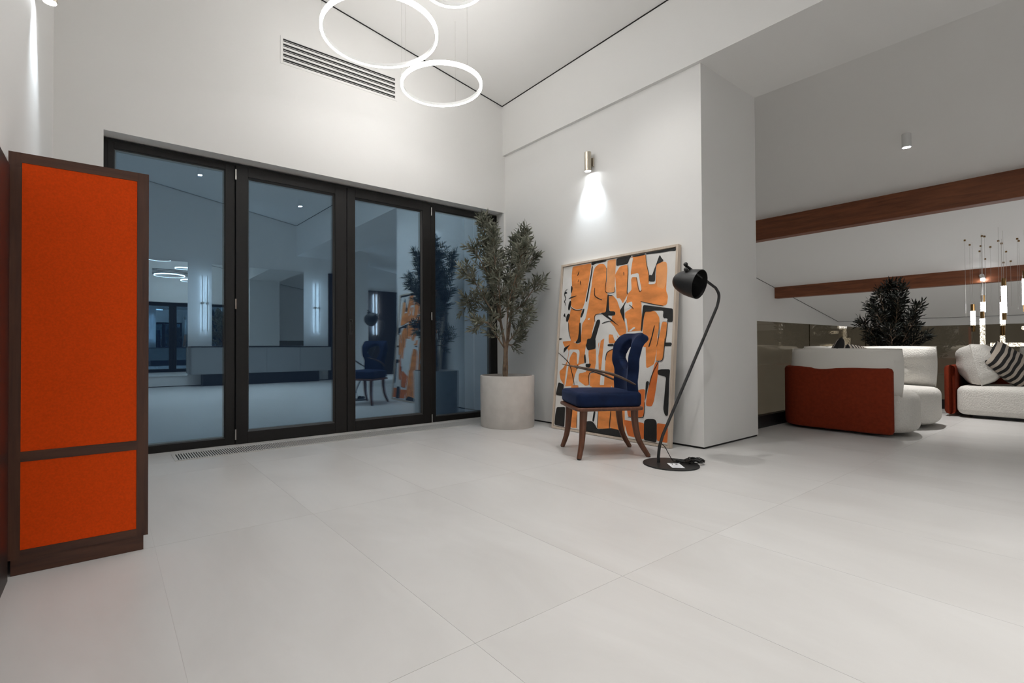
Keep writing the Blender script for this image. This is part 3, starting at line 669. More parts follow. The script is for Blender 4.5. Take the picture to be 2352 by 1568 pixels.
# power cord from the pole, bundled on the base
part('cord', B().tube(smooth_curve([(3.243, 2.043, 0.150), (3.268, 2.022, 0.115), (3.285, 2.000, 0.06), (3.310, 1.985, 0.018), (3.330, 1.972, 0.018)], 6), 0.0028, 6), 'black_gloss', lp, smooth=True)
rnd = random.Random(3); b = B()
pts = []
for k in range(8):
    kx, ky = rnd.uniform(-0.010, 0.010), rnd.uniform(-0.006, 0.006); ph = rnd.uniform(0, 0.5)
    for a in range(12):
        t = 2*math.pi*a/12+ph; c_, s_ = math.cos(t), math.sin(t)
        rr = 1+rnd.uniform(-0.16, 0.16)
        lx = 0.088*c_*rr+kx; ly = (0.048 if c_ > -0.1 else 0.016)*s_*rr+ky
        lz = 0.013+0.014*(0.5+0.5*math.sin(3*t+k))*(1.5 if c_ > 0 else 0.8)+0.0012*k
        pts.append((3.385+lx*0.80+ly*0.59, 1.900-lx*0.59+ly*0.80, lz))
part('cord_bundle', B().tube(smooth_curve(pts, 3), 0.0033, 6), 'black_gloss', lp, smooth=True)
part('cord_tie', B().tube([(3.372+0.004*math.cos(a)-0.0*1+0.020*math.cos(a)*0.59, 1.898+0.02*math.cos(a)*0.80, 0.030+0.022*math.sin(a)) for a in [2*math.pi*i/12 for i in range(13)]], 0.004, 6), 'black_gloss', lp, smooth=True)
# price card on the base
cd_ = thing('price_card', (3.227, 1.917, 0.0097), 'small white price card with dark lettering on the lamp base', 'card', rotz=math.radians(-43.6))
part('card', B().box(-0.042, 0.042, -0.066, 0.066, 0.0002, 0.0012), 'card_white', cd_, world=False)
def flat(rects, z, name, m):
    b = B()
    for r in rects: b.bm.faces.new([b.bm.verts.new((x*1.35, y*1.35, z)) for x, y in r])
    return part(name, b, m, cd_, world=False)
def rc(x0, x1, y0, y1): return [(x0, y0), (x1, y0), (x1, y1), (x0, y1)]
flat([rc(-0.018, -0.002, 0.034, 0.039), rc(-0.0125, -0.0075, 0.018, 0.034)], 0.0015, 'letter', 'ink')
flat([rc(0.004, 0.018, 0.034, 0.039), [(0.012, 0.034), (0.018, 0.034), (0.010, 0.023), (0.004, 0.023)], rc(0.004, 0.018, 0.018, 0.023)], 0.0015, 'letter', 'ink')
flat([rc(-0.02, 0.02, -0.002-0.009*i, 0.000-0.009*i) for i in range(4)], 0.0015, 'small_print', 'ink_grey')

# ------------------------------------------------------------------ trees
def leaf_pts(p, d, n, ln, wd):
    """folded narrow blade: base, two sides, tip"""
    s = d.cross(n).normalized()
    return [p, p+d*ln*0.28+s*wd*0.82+n*ln*0.02, p+d*ln*0.66+s*wd*0.86+n*ln*0.01, p+d*ln-n*ln*0.06,
            p+d*ln*0.66-s*wd*0.86+n*ln*0.01, p+d*ln*0.28-s*wd*0.82+n*ln*0.02, p+d*ln*0.48-n*ln*0.025]
LEAF_F = ((0, 1, 6), (1, 2, 6), (2, 3, 6), (3, 4, 6), (4, 5, 6), (5, 0, 6))
def grow(limbs, rnd, twig_n, twig_len, leaf_len, skip=0.3, droop=0.0, step=0.016):
    """twigs along the limbs and leaves along the twigs, in the plant's own frame"""
    twigs, leaves = [], []
    for li, L in enumerate(limbs):
        C = smooth_curve(L, 5); n = len(C)
        start = skip if li < 2 else 0.18
        tot = sum((a-b).length for a, b in zip(C, C[1:]))
        m = max(3, int(twig_n*tot))
        tw = [(C[-2], (C[-1]-C[-2]).normalized(), twig_len*0.8)]
        for q in range(m):
            t = start+(1-start)*(q+rnd.random())/m; f = t*(n-1); i = min(int(f), n-2); p = C[i].lerp(C[i+1], f-i)
            ax = (C[i+1]-C[i]).normalized(); a = rnd.uniform(0, 6.283)
            o = ax.orthogonal().normalized(); o = Matrix.Rotation(a, 3, ax) @ o
            d = (o*rnd.uniform(0.6, 1.0)+ax*rnd.uniform(0.4, 1.0)+Vector((0, 0, 0.35-droop))).normalized()
            tw.append((p, d, twig_len*rnd.uniform(0.55, 1.15)*(1.05-0.35*t)))
        for p, d, ln in tw:
            bend = Vector((rnd.uniform(-0.3, 0.3), rnd.uniform(-0.3, 0.3), rnd.uniform(0.0, 0.35)))
            T = [p]; 
            for s in range(1, 5):
                d = (d+bend*0.18).normalized(); T.append(T[-1]+d*ln/4)
            twigs.append(T)
            k = 0; cnt = int(ln/step)
            for c in range(cnt):
                f = (0.12+0.88*(c+0.5)/cnt)*4; i = min(int(f), 3); q = T[i].lerp(T[i+1], f-i); ax = (T[i+1]-T[i]).normalized()
                for sgn in (1, -1):
                    o = Matrix.Rotation(c*1.57+rnd.uniform(-0.4, 0.4), 3, ax) @ ax.orthogonal().normalized()*sgn
                    ld = (o*0.75+ax*rnd.uniform(0.5, 1.0)+Vector((0, 0, rnd.uniform(-0.25, 0.2)))).normalized()
                    nn = ld.orthogonal().normalized(); nn = Matrix.Rotation(rnd.uniform(0, 6.28), 3, ld) @ nn
                    leaves.append((q, ld, nn, leaf_len*rnd.uniform(0.65, 1.2)))
            leaves.append((T[-1], (T[-1]-T[-2]).normalized(), Vector((0.3, 0.5, 0.8)).cross((T[-1]-T[-2])).normalized(), leaf_len))
    return twigs, leaves
def leaf_mesh(leaves, wr):
    V, F = [], []
    for p, d, n, ln in leaves:
        k = len(V); V += [tuple(v) for v in leaf_pts(p, d, n, ln, ln*wr)]; F += [tuple(k+i for i in f) for f in LEAF_F]
    me = bpy.data.meshes.new('foliage'); me.from_pydata(V, [], F); return me
def twig_mesh(twigs, r):
    b = B()
    for T in twigs: b.tube(T, [r, r*0.85, r*0.7, r*0.55, r*0.3], 4, cap=False)
    return b
def pot(t, c, R, Rb, h, material):
    n = part('pot', B().lathe([(Rb-0.004, 0.0), (Rb, 0.012), (R, h-0.006), (R-0.004, h), (R-0.020, h), (R-0.022, h-0.05), (R-0.024, h-0.085), (0.0001, h-0.09)], c, 64), material, t, smooth=True)
    part('soil', B().lathe([(0.0001, h-0.062), (R-0.026, h-0.058), (R-0.026, h-0.075), (0.0001, h-0.08)], c, 40), 'soil', t, smooth=True)

LIMBS = [[(-0.017, 0.016, 0.47), (-0.021, 0.015, 0.831), (-0.056, 0.037, 1.115), (-0.113, 0.098, 1.543), (-0.156, 0.149, 1.927), (-0.181, 0.176, 2.206)], [(-0.004, 0.031, 0.47), (0.011, 0.016, 0.831), (0.068, 0.006, 1.212), (0.12, -0.038, 1.594), (0.12, -0.104, 1.87), (0.138, -0.12, 2.059)], [(-0.056, 0.037, 1.115), (-0.214, 0.051, 1.298), (-0.351, 0.1, 1.526), (-0.451, 0.135, 1.623)], [(0.068, 0.006, 1.212), (0.144, -0.114, 1.326), (0.216, -0.169, 1.454), (0.269, -0.209, 1.529)], [(0.011, 0.016, 0.879), (0.062, -0.111, 1.041), (0.124, -0.197, 1.212)], [(-0.056, 0.037, 1.115), (-0.147, 0.226, 1.304), (-0.232, 0.313, 1.364), (-0.282, 0.351, 1.306)], [(0.068, 0.006, 1.212), (0.137, 0.112, 1.563), (0.173, 0.106, 1.86), (0.196, 0.086, 2.007)], [(-0.056, 0.037, 1.115), (-0.176, -0.079, 1.474), (-0.214, -0.055, 1.795), (-0.215, -0.044, 2.003)], [(0.011, 0.016, 0.879), (-0.088, -0.129, 1.291), (-0.041, -0.23, 1.65), (0.013, -0.274, 1.9)], [(-0.021, 0.015, 0.831), (-0.158, -0.01, 0.971), (-0.264, 0.004, 1.108), (-0.323, 0.048, 1.086)], [(-0.113, 0.098, 1.543), (-0.23, 0.156, 1.777), (-0.291, 0.175, 1.892)], [(0.12, -0.038, 1.594), (0.212, -0.108, 1.736), (0.215, -0.173, 1.822)], [(0.011, 0.016, 0.879), (0.125, 0.031, 0.879), (0.221, 0.021, 1.0)], [(-0.113, 0.098, 1.543), (-0.045, 0.118, 1.839), (-0.08, 0.165, 2.131)]]
tb = (3.50, 4.03, 0.0)
ot = thing('potted_olive_tree', tb, 'leafy olive tree in a round grey concrete pot by the glass doors', 'potted tree')
pot(ot, tb, 0.293, 0.290, 0.545, 'concrete')
LW = [[Vector(p)+Vector(tb) for p in L] for L in LIMBS]
rnd = random.Random(11)
for i, L in enumerate(LW):
    C = smooth_curve(L, 6); n = len(C)
    r0, r1 = (0.024, 0.004) if i < 2 else (0.009, 0.003)
    if i < 2:      # the two stems twist round one another
        C = [p+Vector((math.cos(q*0.9+i*3.14), math.sin(q*0.9+i*3.14), 0))*0.012*max(0, 1-q/9) for q, p in enumerate(C)]
    part('trunk' if i < 2 else 'branch', B().tube(C, [r0+(r1-r0)*(q/(n-1))**0.7 for q in range(n)], 8), 'bark', ot, smooth=True)
twigs, leaves = grow(LW, rnd, 33, 0.165, 0.076, skip=0.40, step=0.017)
def outside(p): return p.y < YW-0.03 and p.x < XR-0.03
leaves = [l for l in leaves if outside(l[0]+l[1]*l[3])]
twigs = [T for T in twigs if outside(T[-1])]
part('twigs', twig_mesh(twigs, 0.0028), 'bark', ot)['kind'] = 'stuff'
leaves.sort(key=lambda l: (l[0]-Vector((0, 0, 0.85))).length - l[3]*4)
unit = bpy.data.meshes.new('leaf'); unit.from_pydata([tuple(v) for v in leaf_pts(Vector((0, 0, 0)), Vector((1, 0, 0)), Vector((0, 0, 1)), 1.0, 0.125)], [], LEAF_F); unit.materials.append(MAT['olive_leaf'])
for p, d, n, ln in leaves[:300]:
    s = n.cross(d).normalized(); n2 = d.cross(s).normalized()
    o = bpy.data.objects.new('leaf', unit); COL.objects.link(o); o.parent = ot
    q = p-Vector(tb)
    o.matrix_basis = Matrix(((d.x*ln, s.x*ln, n2.x*ln, q.x), (d.y*ln, s.y*ln, n2.y*ln, q.y), (d.z*ln, s.z*ln, n2.z*ln, q.z), (0, 0, 0, 1)))
link('foliage', leaf_mesh(leaves[300:], 0.125), 'olive_leaf', ot)['kind'] = 'stuff'

# ------------------------------------------------------------------ LED ring pendants
def ring_light(c, R, label):
    t = thing('ring_pendant_light', c, label, 'pendant light', group='LED ring lights hanging from the sloping ceiling')
    w2, h = 0.010, 0.030
    part('housing', B().lathe([(R-w2, 0.004), (R-w2+0.005, 0.004), (R-w2+0.005, h+0.002), (R-w2, h+0.002)], c, 96, closed=True), 'white_metal', t, smooth=True)
    part('diffuser', B().lathe([(R-w2, 0.0), (R+w2, 0.0), (R+w2, h), (R-w2+0.006, h), (R-w2+0.006, 0.004), (R-w2, 0.004)], c, 96, closed=True), 'ring_glow', t, smooth=True)
    for k in range(3):
        a = 0.6+k*2.094; x, y = c[0]+R*math.cos(a), c[1]+R*math.sin(a)
        part('cable', B().tube([(x, y, c[2]+h), (x, y, ceil1(x, y))], 0.0012, 5), 'steel', t)
ring_light((1.723, 3.481, 3.30), 0.445, 'largest glowing white ring pendant, left of the other rings')
ring_light((2.432, 3.680, 3.20), 0.357, 'middle-sized glowing white ring pendant, lowest of the rings')
ring_light((2.050, 2.930, 3.50), 0.224, 'smallest glowing white ring pendant, cut off by the top edge')
ring_light((1.300, 1.750, 3.56), 0.300, 'added unseen glowing white ring pendant nearest the camera, hung highest of the rings')  # extra ring out of view, added to light the cabinet and pillar faces

# ------------------------------------------------------------------ wall spots
def wall_spot(p, n, label):
    """p on the wall surface at mid height, n into the room"""
    t = thing('wall_spotlight', p, label, 'wall light', group='brushed nickel wall spotlights')
    p = Vector(p); n = Vector(n); c = p+n*0.062
    part('wall_plate', B().box(*sorted((p.x+n.x*0.0005, p.x+n.x*0.018)), p.y-0.032, p.y+0.032, p.z-0.045, p.z+0.045).bevel(0.003, 1), 'brushed_nickel', t)
    part('arm', B().tube([p+n*0.016, c], 0.010, 8), 'brushed_nickel', t, smooth=True)
    part('cylinder', B().lathe([(0.0001, -0.080), (0.030, -0.080), (0.030, -0.095), (0.033, -0.095), (0.033, 0.095), (0.0001, 0.0952)], tuple(c), 28), 'brushed_nickel', t, smooth=True)
    part('lens', B().lathe([(0.0001, -0.092), (0.029, -0.092), (0.029, -0.082), (0.0001, -0.082)], tuple(c), 24), 'spot_glow', t)
    spot_light('spot', t, c+Vector((0, 0, -0.098)), (-n.x*0.34, 0, -1), WALL_SPOT_W, 76, 0.95, (0.80, 0.91, 1.0), 0.02)
wall_spot((XR, 3.235, 2.710), (-1, 0, 0), 'brushed nickel cylinder spotlight shining down the wall above the painting')
wall_spot((XL, 3.42, 2.800), (1, 0, 0), 'bright cylinder spotlight on the left wall at the top corner')

# ------------------------------------------------------------------ ceiling spots
def ceiling_spot(x, y, f, watts, label, ang=100, h=0.15):
    z = f(x, y)
    t = thing('ceiling_spotlight', (x, y, z), label, 'ceiling light', group='white cylinder ceiling spotlights')
    part('body', B().lathe([(0.0001, -h+0.02), (0.038, -h+0.02), (0.038, -h), (0.042, -h), (0.042, 0.006), (0.0001, 0.006)], (x, y, z), 28), 'white_metal', t, smooth=True)
    part('lens', B().lathe([(0.0001, -h+0.004), (0.0375, -h+0.004), (0.0375, -h+0.014), (0.0001, -h+0.014)], (x, y, z), 24), 'spot_glow', t)
    spot_light('spot', t, (x, y, z-h-0.004), (0, 0, -1), watts, ang, 1.0, (1.0, 0.985, 0.965), 0.04)
c2 = lambda x, y: ceil2(x)
ceiling_spot(1.45, -1.17, ceil1, CEIL_SPOT_W*1.9, 'white ceiling spotlight reflected in the leftmost glass pane', 80)
ceiling_spot(3.34, -1.08, ceil1, CEIL_SPOT_W*1.9, 'white ceiling spotlight reflected in the second glass pane', 80)
ceiling_spot(0.60, 0.15, ceil1, CEIL_SPOT_W, 'added unseen white ceiling spotlight nearest the left wall, before the orange cabinet')  # added out of view to brighten the cabinet's orange side
ceiling_spot(2.50, 0.90, ceil1, CEIL_SPOT_W, 'added unseen white ceiling spotlight over the middle of the room')  # no lamp seen here, added for even light across the floor
ceiling_spot(3.10, 2.35, ceil1, CEIL_SPOT_W*0.7, 'white ceiling spotlight above the blue chair')
ceiling_spot(0.95, 2.45, ceil1, CEIL_SPOT_W*0.7, 'added unseen white ceiling spotlight near the orange cabinet')  # added fill spot out of view, evens the light on the left
ceiling_spot(7.34, 1.50, c2, ROOM2_SPOT_W, 'white cylinder ceiling spotlight above the sofas', 75)
ceiling_spot(6.9, -2.8, c2, ROOM2_SPOT_W, 'added unseen white cylinder ceiling spotlight over the open lounge floor', 90)  # added beyond the view to lift the lounge brightness

ceiling_spot(11.0, -0.5, c2, ROOM2_SPOT_W*3.5, 'added unseen white cylinder ceiling spotlight over the stairwell', 120)  # added so light bounces off the lower floor onto the lounge ceiling
# ------------------------------------------------------------------ back wall, seen in the glass doors
def mirror(x0, x1, z0, z1, label):
    t = thing('mirror', ((x0+x1)/2, YB, z0), label, 'mirror', group='frameless wall mirrors on the back wall')
    part('backing', B().box(x0+0.01, x1-0.01, YB+0.0005, YB+0.018, z0+0.01, z1-0.01), 'dark_top', t)
    part('mirror_glass', B().box(x0, x1, YB+0.018, YB+0.024, z0, z1), 'mirror', t)
mirror(-0.05, 1.48, 0.235, 2.80, 'tall wall mirror reflected in the leftmost pane, beside the lamp')
mirror(1.97, 4.09, 0.905, 2.80, 'wide wall mirror above the grey sideboard, seen reflected')
def led_bars(x, y, label, sgn=1):
    t = thing('linear_wall_lamp', (x, y, 1.24), label, 'wall light', group='vertical twin LED bar wall lamps')
    for dx in (-0.052, 0.052):
        b = part('bar', B().box(x+dx-0.009, x+dx+0.009, y+0.040, y+0.052, 1.24, 2.52), 'aluminium', t); subparts_world(b)
        part('led_strip', B().box(x+dx-0.007, x+dx+0.007, y+0.037, y+0.0395, 1.25, 2.51), 'cool_led', b)
        part('mount', B().tube([(x+dx, y+0.0005, 1.885), (x+dx, y+0.060, 1.885)], 0.030, 18), 'aluminium', t, smooth=True)
led_bars(1.82, YB, 'twin vertical LED bar lamp reflected in the leftmost pane')
led_bars(4.43, YB, 'twin vertical LED bar lamp reflected in the second pane')
sb = thing('sideboard', (3.07, YB+0.23, 0), 'long grey wall-hung sideboard under the mirror, seen reflected', 'sideboard')
part('body', B().box(1.50, 4.65, YB+0.002, YB+0.44, 0.27, 0.87), 'grey_lacquer', sb)
part('top', B().box(1.49, 4.66, YB+0.002, YB+0.47, 0.872, 0.892), 'dark_top', sb)
for i in range(4):
    x0 = 1.50+i*3.15/4; part('cabinet_door', B().box(x0+0.003, x0+3.15/4-0.003, YB+0.441, YB+0.460, 0.272, 0.868), 'grey_lacquer', sb)
part('plinth', B().box(1.75, 4.40, YB+0.002, YB+0.30, 0.0, 0.27), 'dark_top', sb)
d2 = thing('door_2', (5.06, YB, 0), 'dark wooden door in the back wall beside the sideboard', 'door', kind='structure')
part('door_leaf', B().box(4.78, 5.36, YB+0.001, YB+0.035, 0.01, 2.78), 'dark_wood', d2)
part('door_frame', B().box(4.74, 4.78, YB+0.001, YB+0.05, 0.0, 2.82).box(5.36, 5.40, YB+0.001, YB+0.05, 0.0, 2.82).box(4.78, 5.36, YB+0.001, YB+0.05, 2.78, 2.82), 'dark_wood', d2)
pf = thing('wall_panelling', (7.6, YFAR, 0), 'dark wooden wall panelling with a lit bar lamp, seen reflected', 'panelling')
for i in range(4): part('panel', B().box(5.95+i*0.9, 6.84+i*0.9, YFAR+0.001, YFAR+0.03, 0.0, 2.62), 'dark_wood', pf)
led_bars(6.78, YFAR+0.03, 'twin vertical LED bar lamp on the dark panelling')

# ------------------------------------------------------------------ glass railing of the lounge
def railing(name, panes, axis, c, label):
    a0, a1 = panes[0][0], panes[-1][1]
    loc = ((a0+a1)/2, c, 0) if axis == 'x' else (c, (a0+a1)/2, 0)
    t = thing('glass_railing', loc, label, 'railing', group='frameless bronze glass railings')
    if axis == 'x': part('base_channel', B().box(a0, a1, c-0.03, c+0.03, 0.0, 0.125), 'black_metal', t)
    else: part('base_channel', B().box(c-0.03, c+0.03, a0, a1, 0.0, 0.125), 'black_metal', t)
    for p0, p1 in panes:
        q = (p0+0.006, p1-0.006, c-0.007, c+0.007, 0.12, 1.108) if axis == 'x' else (c-0.007, c+0.007, p0+0.006, p1-0.006, 0.12, 1.108)
        part('glass_pane', B().box(*q), 'bronze_glass', t)
    return t
railing('a', [(4.945, 6.84), (6.84, 8.96)], 'x', 2.315, 'tinted glass railing between the pillar and the small dark tree')
railing('b', [(-4.4, -2.2), (-2.2, 0.05), (0.05, 2.34)], 'y', 8.995, 'tinted glass railing behind the sofa with striped cushion')

# ------------------------------------------------------------------ lounge seating
def wall_along(path, th, z0, z1, r=0.03):
    """upholstered shell following a plan path, with rounded rims"""
    P = [Vector(p) for p in path]; n = len(P); b = B(); rings = []
    prof = []
    for k in range(5):
        a = math.pi*k/8; prof.append((-(th/2-r)-r*math.cos(a), z0+r-r*math.sin(a)))     # outer foot
    prof = [(-(th/2), z0+r), (-(th/2)+r*0.3, z0+r*0.3), (-(th/2)+r, z0), (th/2-r, z0), (th/2-r*0.3, z0+r*0.3), (th/2, z0+r),
            (th/2, z1-r), (th/2-r*0.3, z1-r*0.3), (th/2-r, z1), (-(th/2)+r, z1), (-(th/2)+r*0.3, z1-r*0.3), (-(th/2), z1-r)]
    for i, p in enumerate(P):
        d = (P[min(i+1, n-1)]-P[max(i-1, 0)]).normalized(); nn = Vector((d.y, -d.x))
        bulge = 0.0
        rings.append([b.bm.verts.new((p.x-nn.x*o, p.y-nn.y*o, z)) for o, z in prof])
    m = len(prof)
    for A, C in zip(rings, rings[1:]):
        for k in range(m): b.bm.faces.new((A[k], A[(k+1) % m], C[(k+1) % m], C[k]))
    b.bm.faces.new(rings[0]); b.bm.faces.new(rings[-1][::-1])
    return b
def put(b, loc, rx=0.0, ry=0.0, rz=0.0):
    return xform(b, Matrix.Translation(loc) @ Matrix.Rotation(rz, 4, 'Z') @ Matrix.Rotation(ry, 4, 'Y') @ Matrix.Rotation(rx, 4, 'X'))
def seam(w, h, n=40, r=0.005):
    pts = []
    for i in range(n+1):
        a = 2*math.pi*i/n; c, s = math.cos(a), math.sin(a)
        k = 1/max(abs(c), abs(s)); k = k*0.94+0.06
        pts.append((c*k*w/2, 0, s*k*h/2))
    return B().tube(pts, r, 6, cap=False)
def cushion(parent, w, h, d, loc, rx=0, ry=0, rz=0, material='boucle', seed=1, name='cushion', p=4.0):
    o = part(name, put(pillow(w, h, d, 18, p, seed=seed), loc, rx, ry, rz), material, parent, smooth=True); subparts_world(o)
    part('piping', put(seam(w*0.985, h*0.985), loc, rx, ry, rz), 'piping_cloth', o, smooth=True)
    return o
# sofa behind the pillar
s1 = thing('sofa', (6.5, 1.75, 0), 'cream boucle sofa with rust orange shell beside the pillar', 'sofa', group='cream boucle sofas with rust shells')
path = round_poly([(5.775, 1.335), (5.775, 2.20), (7.33, 2.20), (7.33, 1.45)], [0.001, 0.22, 0.22, 0.001], 8)
part('shell', wall_along(path, 0.085, 0.025, 0.640, 0.035), 'rust_cloth', s1, smooth=True)
lobe1 = round_poly([(5.82, 2.14), (6.50, 2.14), (6.50, 1.36), (6.30, 1.20), (5.98, 1.17), (5.79, 1.30)], [0.05, 0.03, 0.10, 0.15, 0.12, 0.08])
part('seat', cushion_prism(lobe1, 0.035, 0.405, 0.075, 0.012), 'boucle', s1, smooth=True)
lobe2 = round_poly([(6.50, 2.14), (7.28, 2.14), (7.36, 1.40), (7.18, 1.20), (6.76, 1.17), (6.50, 1.36)], [0.03, 0.05, 0.14, 0.15, 0.15, 0.10])
part('seat', cushion_prism(lobe2, 0.035, 0.405, 0.075, 0.012), 'boucle', s1, smooth=True)
part('foot_base', B().prism(round_poly([(5.9, 1.40), (7.2, 1.40), (7.2, 2.1), (5.9, 2.1)], 0.1), 0.0, 0.04, 'z'), 'black_metal', s1)
cushion(s1, 0.92, 0.45, 0.25, (5.875, 1.70, 0.595), rx=0.03, rz=math.pi/2, ry=0.0, material='cotton', seed=2, p=4)
cushion(s1, 0.64, 0.46, 0.22, (6.22, 2.02, 0.615), rx=-0.12, material='boucle', seed=3, p=6)
cushion(s1, 0.64, 0.46, 0.22, (6.86, 2.02, 0.615), rx=-0.12, material='boucle', seed=4, p=6)
cushion(s1, 0.72, 0.44, 0.20, (7.17, 1.60, 0.620), rx=0.10, rz=math.pi/2, material='boucle', seed=5, p=4)
def throw_pillow(w, h, d, loc, rot, seed, label):
    me = pillow(w, h, d, 16, 3.0, seed=seed).mesh('throw_pillow', True); o = link('throw_pillow', me, 'striped_cloth')
    o.location = loc; o.rotation_euler = rot
    return tag(o, label, 'pillow', group='black and beige striped throw pillows')
throw_pillow(0.50, 0.42, 0.13, (6.05, 1.84, 0.66), (0.35, 0.5, 0.4), 7, 'striped pillow peeking over the sofa beside the pillar, near the cushion corner')
throw_pillow(0.50, 0.42, 0.13, (6.62, 1.84, 0.645), (0.30, 0.12, -0.15), 8, 'striped pillow peeking over the sofa, just left of the small dark tree')
# sofa along the far railing
s2 = thing('sofa', (8.5, 0.1, 0), 'cream boucle sofa with striped pillow along the far glass railing', 'sofa', group='cream boucle sofas with rust shells')
path = round_poly([(8.13, 1.30), (8.90, 1.30), (8.90, -1.60), (8.13, -1.60)], [0.001, 0.2, 0.2, 0.001], 8)
part('shell', wall_along(path[::-1], 0.095, 0.025, 0.610, 0.04), 'rust_cloth', s2, smooth=True)
seat2 = round_poly([(8.82, 1.24), (8.82, -1.54), (8.03, -1.54), (8.03, 1.24)], [0.05, 0.05, 0.12, 0.12])
part('seat', cushion_prism(seat2, 0.035, 0.370, 0.07, 0.014), 'boucle', s2, smooth=True)
part('foot_base', B().prism(round_poly([(8.15, 1.15), (8.75, 1.15), (8.75, -1.45), (8.15, -1.45)], 0.1), 0.0, 0.04, 'z'), 'black_metal', s2)
cushion(s2, 0.74, 0.50, 0.34, (8.47, 1.10, 0.615), rx=-0.20, rz=0.06, seed=9, p=3)
cushion(s2, 0.85, 0.46, 0.22, (8.76, 0.38, 0.605), rx=-0.12, rz=-math.pi/2, seed=10, p=6)
cushion(s2, 0.85, 0.46, 0.22, (8.76, -0.50, 0.605), rx=-0.12, rz=-math.pi/2, seed=12, p=6)
throw_pillow(0.46, 0.42, 0.16, (8.36, 0.84, 0.62), (-0.55, 0.75, -0.95), 13, 'black and beige striped pillow on the sofa along the far railing')

# small dark tree between the sofas
tb2 = (8.02, 1.80, 0.0)
t2 = thing('potted_tree', tb2, 'small dark leafy tree standing between the two cream sofas', 'potted tree')
pot(t2, tb2, 0.20, 0.19, 0.42, 'concrete')
rnd = random.Random(23); LT = []
for k in range(17):
    a = k*2.4; t = k/16; rr = 0.29*math.sin(math.pi*(0.25+0.72*t))**0.8
    z = 0.86+0.72*t
    base = Vector((tb2[0], tb2[1], 0.45+0.32*t))
    tip = Vector((tb2[0]+rr*math.cos(a), tb2[1]+rr*math.sin(a), z))
    LT.append([base, base.lerp(tip, 0.4)+Vector((0, 0, 0.04)), base.lerp(tip, 0.75)+Vector((0, 0, 0.04)), tip])
LT.append([Vector((tb2[0], tb2[1], 0.7)), Vector((tb2[0]+0.01, tb2[1], 1.1)), Vector((tb2[0], tb2[1]+0.01, 1.62))])
part('trunk', B().tube([(tb2[0], tb2[1], 0.35), (tb2[0]+0.01, tb2[1], 0.6), (tb2[0], tb2[1], 0.85)], [0.02, 0.016, 0.01], 8), 'bark', t2, smooth=True)
for L in LT:
    C = smooth_curve(L, 4); part('branch', B().tube(C, [0.007-0.005*i/(len(C)-1) for i in range(len(C))], 5), 'bark', t2)
tw, lv = grow(LT, rnd, 40, 0.135, 0.075, skip=0.3, droop=0.1, step=0.022)
ok = lambda p: p.y < 2.29 and p.x < 8.97
tw = [T for T in tw if ok(T[-1])]; lv = [l for l in lv if ok(l[0]+l[1]*l[3])]
part('twigs', twig_mesh(tw, 0.0025), 'bark', t2)['kind'] = 'stuff'
link('foliage', leaf_mesh(lv, 0.11), 'dark_leaf', t2)['kind'] = 'stuff'

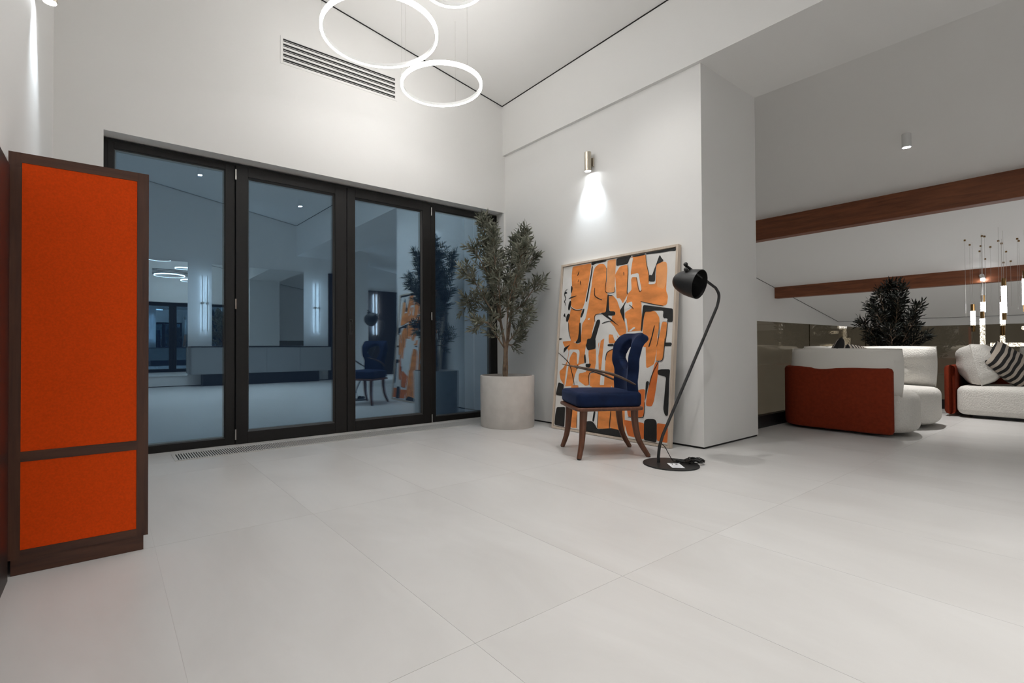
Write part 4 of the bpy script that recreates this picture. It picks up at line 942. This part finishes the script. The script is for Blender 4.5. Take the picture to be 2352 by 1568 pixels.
# ------------------------------------------------------------------ bubble glass chandelier in the stairwell
cl = thing('chandelier', (11.5, 1.2, ceil2(11.5)), 'chandelier of bubble glass light tubes hung on thin wires beyond the railing', 'chandelier')
def vtube(x, y, z0, z1, cap_up=0.12, cap_dn=0.0):
    t = part('glass_tube', B().tube([(x, y, z0), (x, y, z1)], 0.030, 14), 'bubble_tube', cl, smooth=True); subparts_world(t)
    part('cap', B().tube([(x, y, z1), (x, y, z1+cap_up)], 0.026, 12), 'brass', t, smooth=True)
    if cap_dn: part('cap', B().tube([(x, y, z0-cap_dn), (x, y, z0)], 0.026, 12), 'brass', t, smooth=True)
    part('wire', B().tube([(x, y, z1+cap_up), (x, y, ceil2(x))], 0.0015, 4), 'steel', t)
def htube(p, q):
    p, q = Vector(p), Vector(q); d = (q-p).normalized()
    t = part('glass_tube', B().tube([p, q], 0.030, 14), 'bubble_tube', cl, smooth=True); subparts_world(t)
    part('cap', B().tube([q, q+d*0.12], 0.026, 12), 'brass', t, smooth=True)
    for e in (p+d*0.1, q-d*0.1): part('wire', B().tube([e, (e.x, e.y, ceil2(e.x))], 0.0015, 4), 'steel', t)
vtube(11.60, 1.564, 1.17, 1.41, 0.115, 0.10)
vtube(11.40, 1.420, 1.378, 1.54, 0.11)
vtube(11.20, 1.406, 0.70, 1.266, 0.115)
vtube(11.20, 1.169, 1.342, 1.761, 0.12, 0.11)
vtube(11.60, 1.228, 1.157, 1.536, 0.10, 0.16)
vtube(11.90, 1.265, 0.70, 1.0, 0.12)
vtube(11.30, 0.960, 1.455, 1.86, 0.12, 0.10)
vtube(11.80, 0.70, 0.90, 1.35, 0.12, 0.10)
vtube(12.10, 0.45, 1.30, 1.70, 0.12, 0.10)
vtube(11.50, 0.20, 0.80, 1.30, 0.12, 0.10)
htube((11.0, 1.298, 0.85), (11.0, 0.70, 0.848))
htube((12.0, 1.05, 1.12), (12.35, 0.62, 1.12))
for sx_, sy_ in ((11.41, 1.62), (11.68, 1.60), (11.30, 1.41), (11.34, 1.385), (11.66, 1.064), (11.78, 1.058), (11.82, 1.49), (11.93, 1.39), (11.65, 1.268), (12.11, 1.54), (12.61, 1.535), (11.81, 1.25), (12.30, 1.25), (12.91, 1.26), (12.95, 1.35)):
    part('hanger', B().tube([(sx_, sy_, ceil2(sx_)-0.025), (sx_, sy_, ceil2(sx_)+0.004)], 0.013, 8), 'brass', cl)
    part('wire', B().tube([(sx_, sy_, ceil2(sx_)-0.02), (sx_, sy_, 1.2+0.5*((sx_*37) % 1))], 0.0015, 4), 'steel', cl)
# spot lamps near the lower beam
def beam_spot(p, label):
    t = thing('track_spotlight', p, label, 'spotlight', group='small bright spotlights near the low beam')
    part('body', B().tube([Vector(p), Vector(p)+Vector((0.05, 0.02, 0.08))], 0.035, 14), 'white_metal', t, smooth=True)
    part('lens', B().tube([Vector(p)+Vector((-0.012, -0.005, -0.02)), Vector(p)+Vector((-0.001, -0.0005, -0.002))], 0.032, 14), 'spot_glow', t)
beam_spot((13.2, 1.644, 2.082), 'small bright spotlight on the low wooden beam behind the wires')
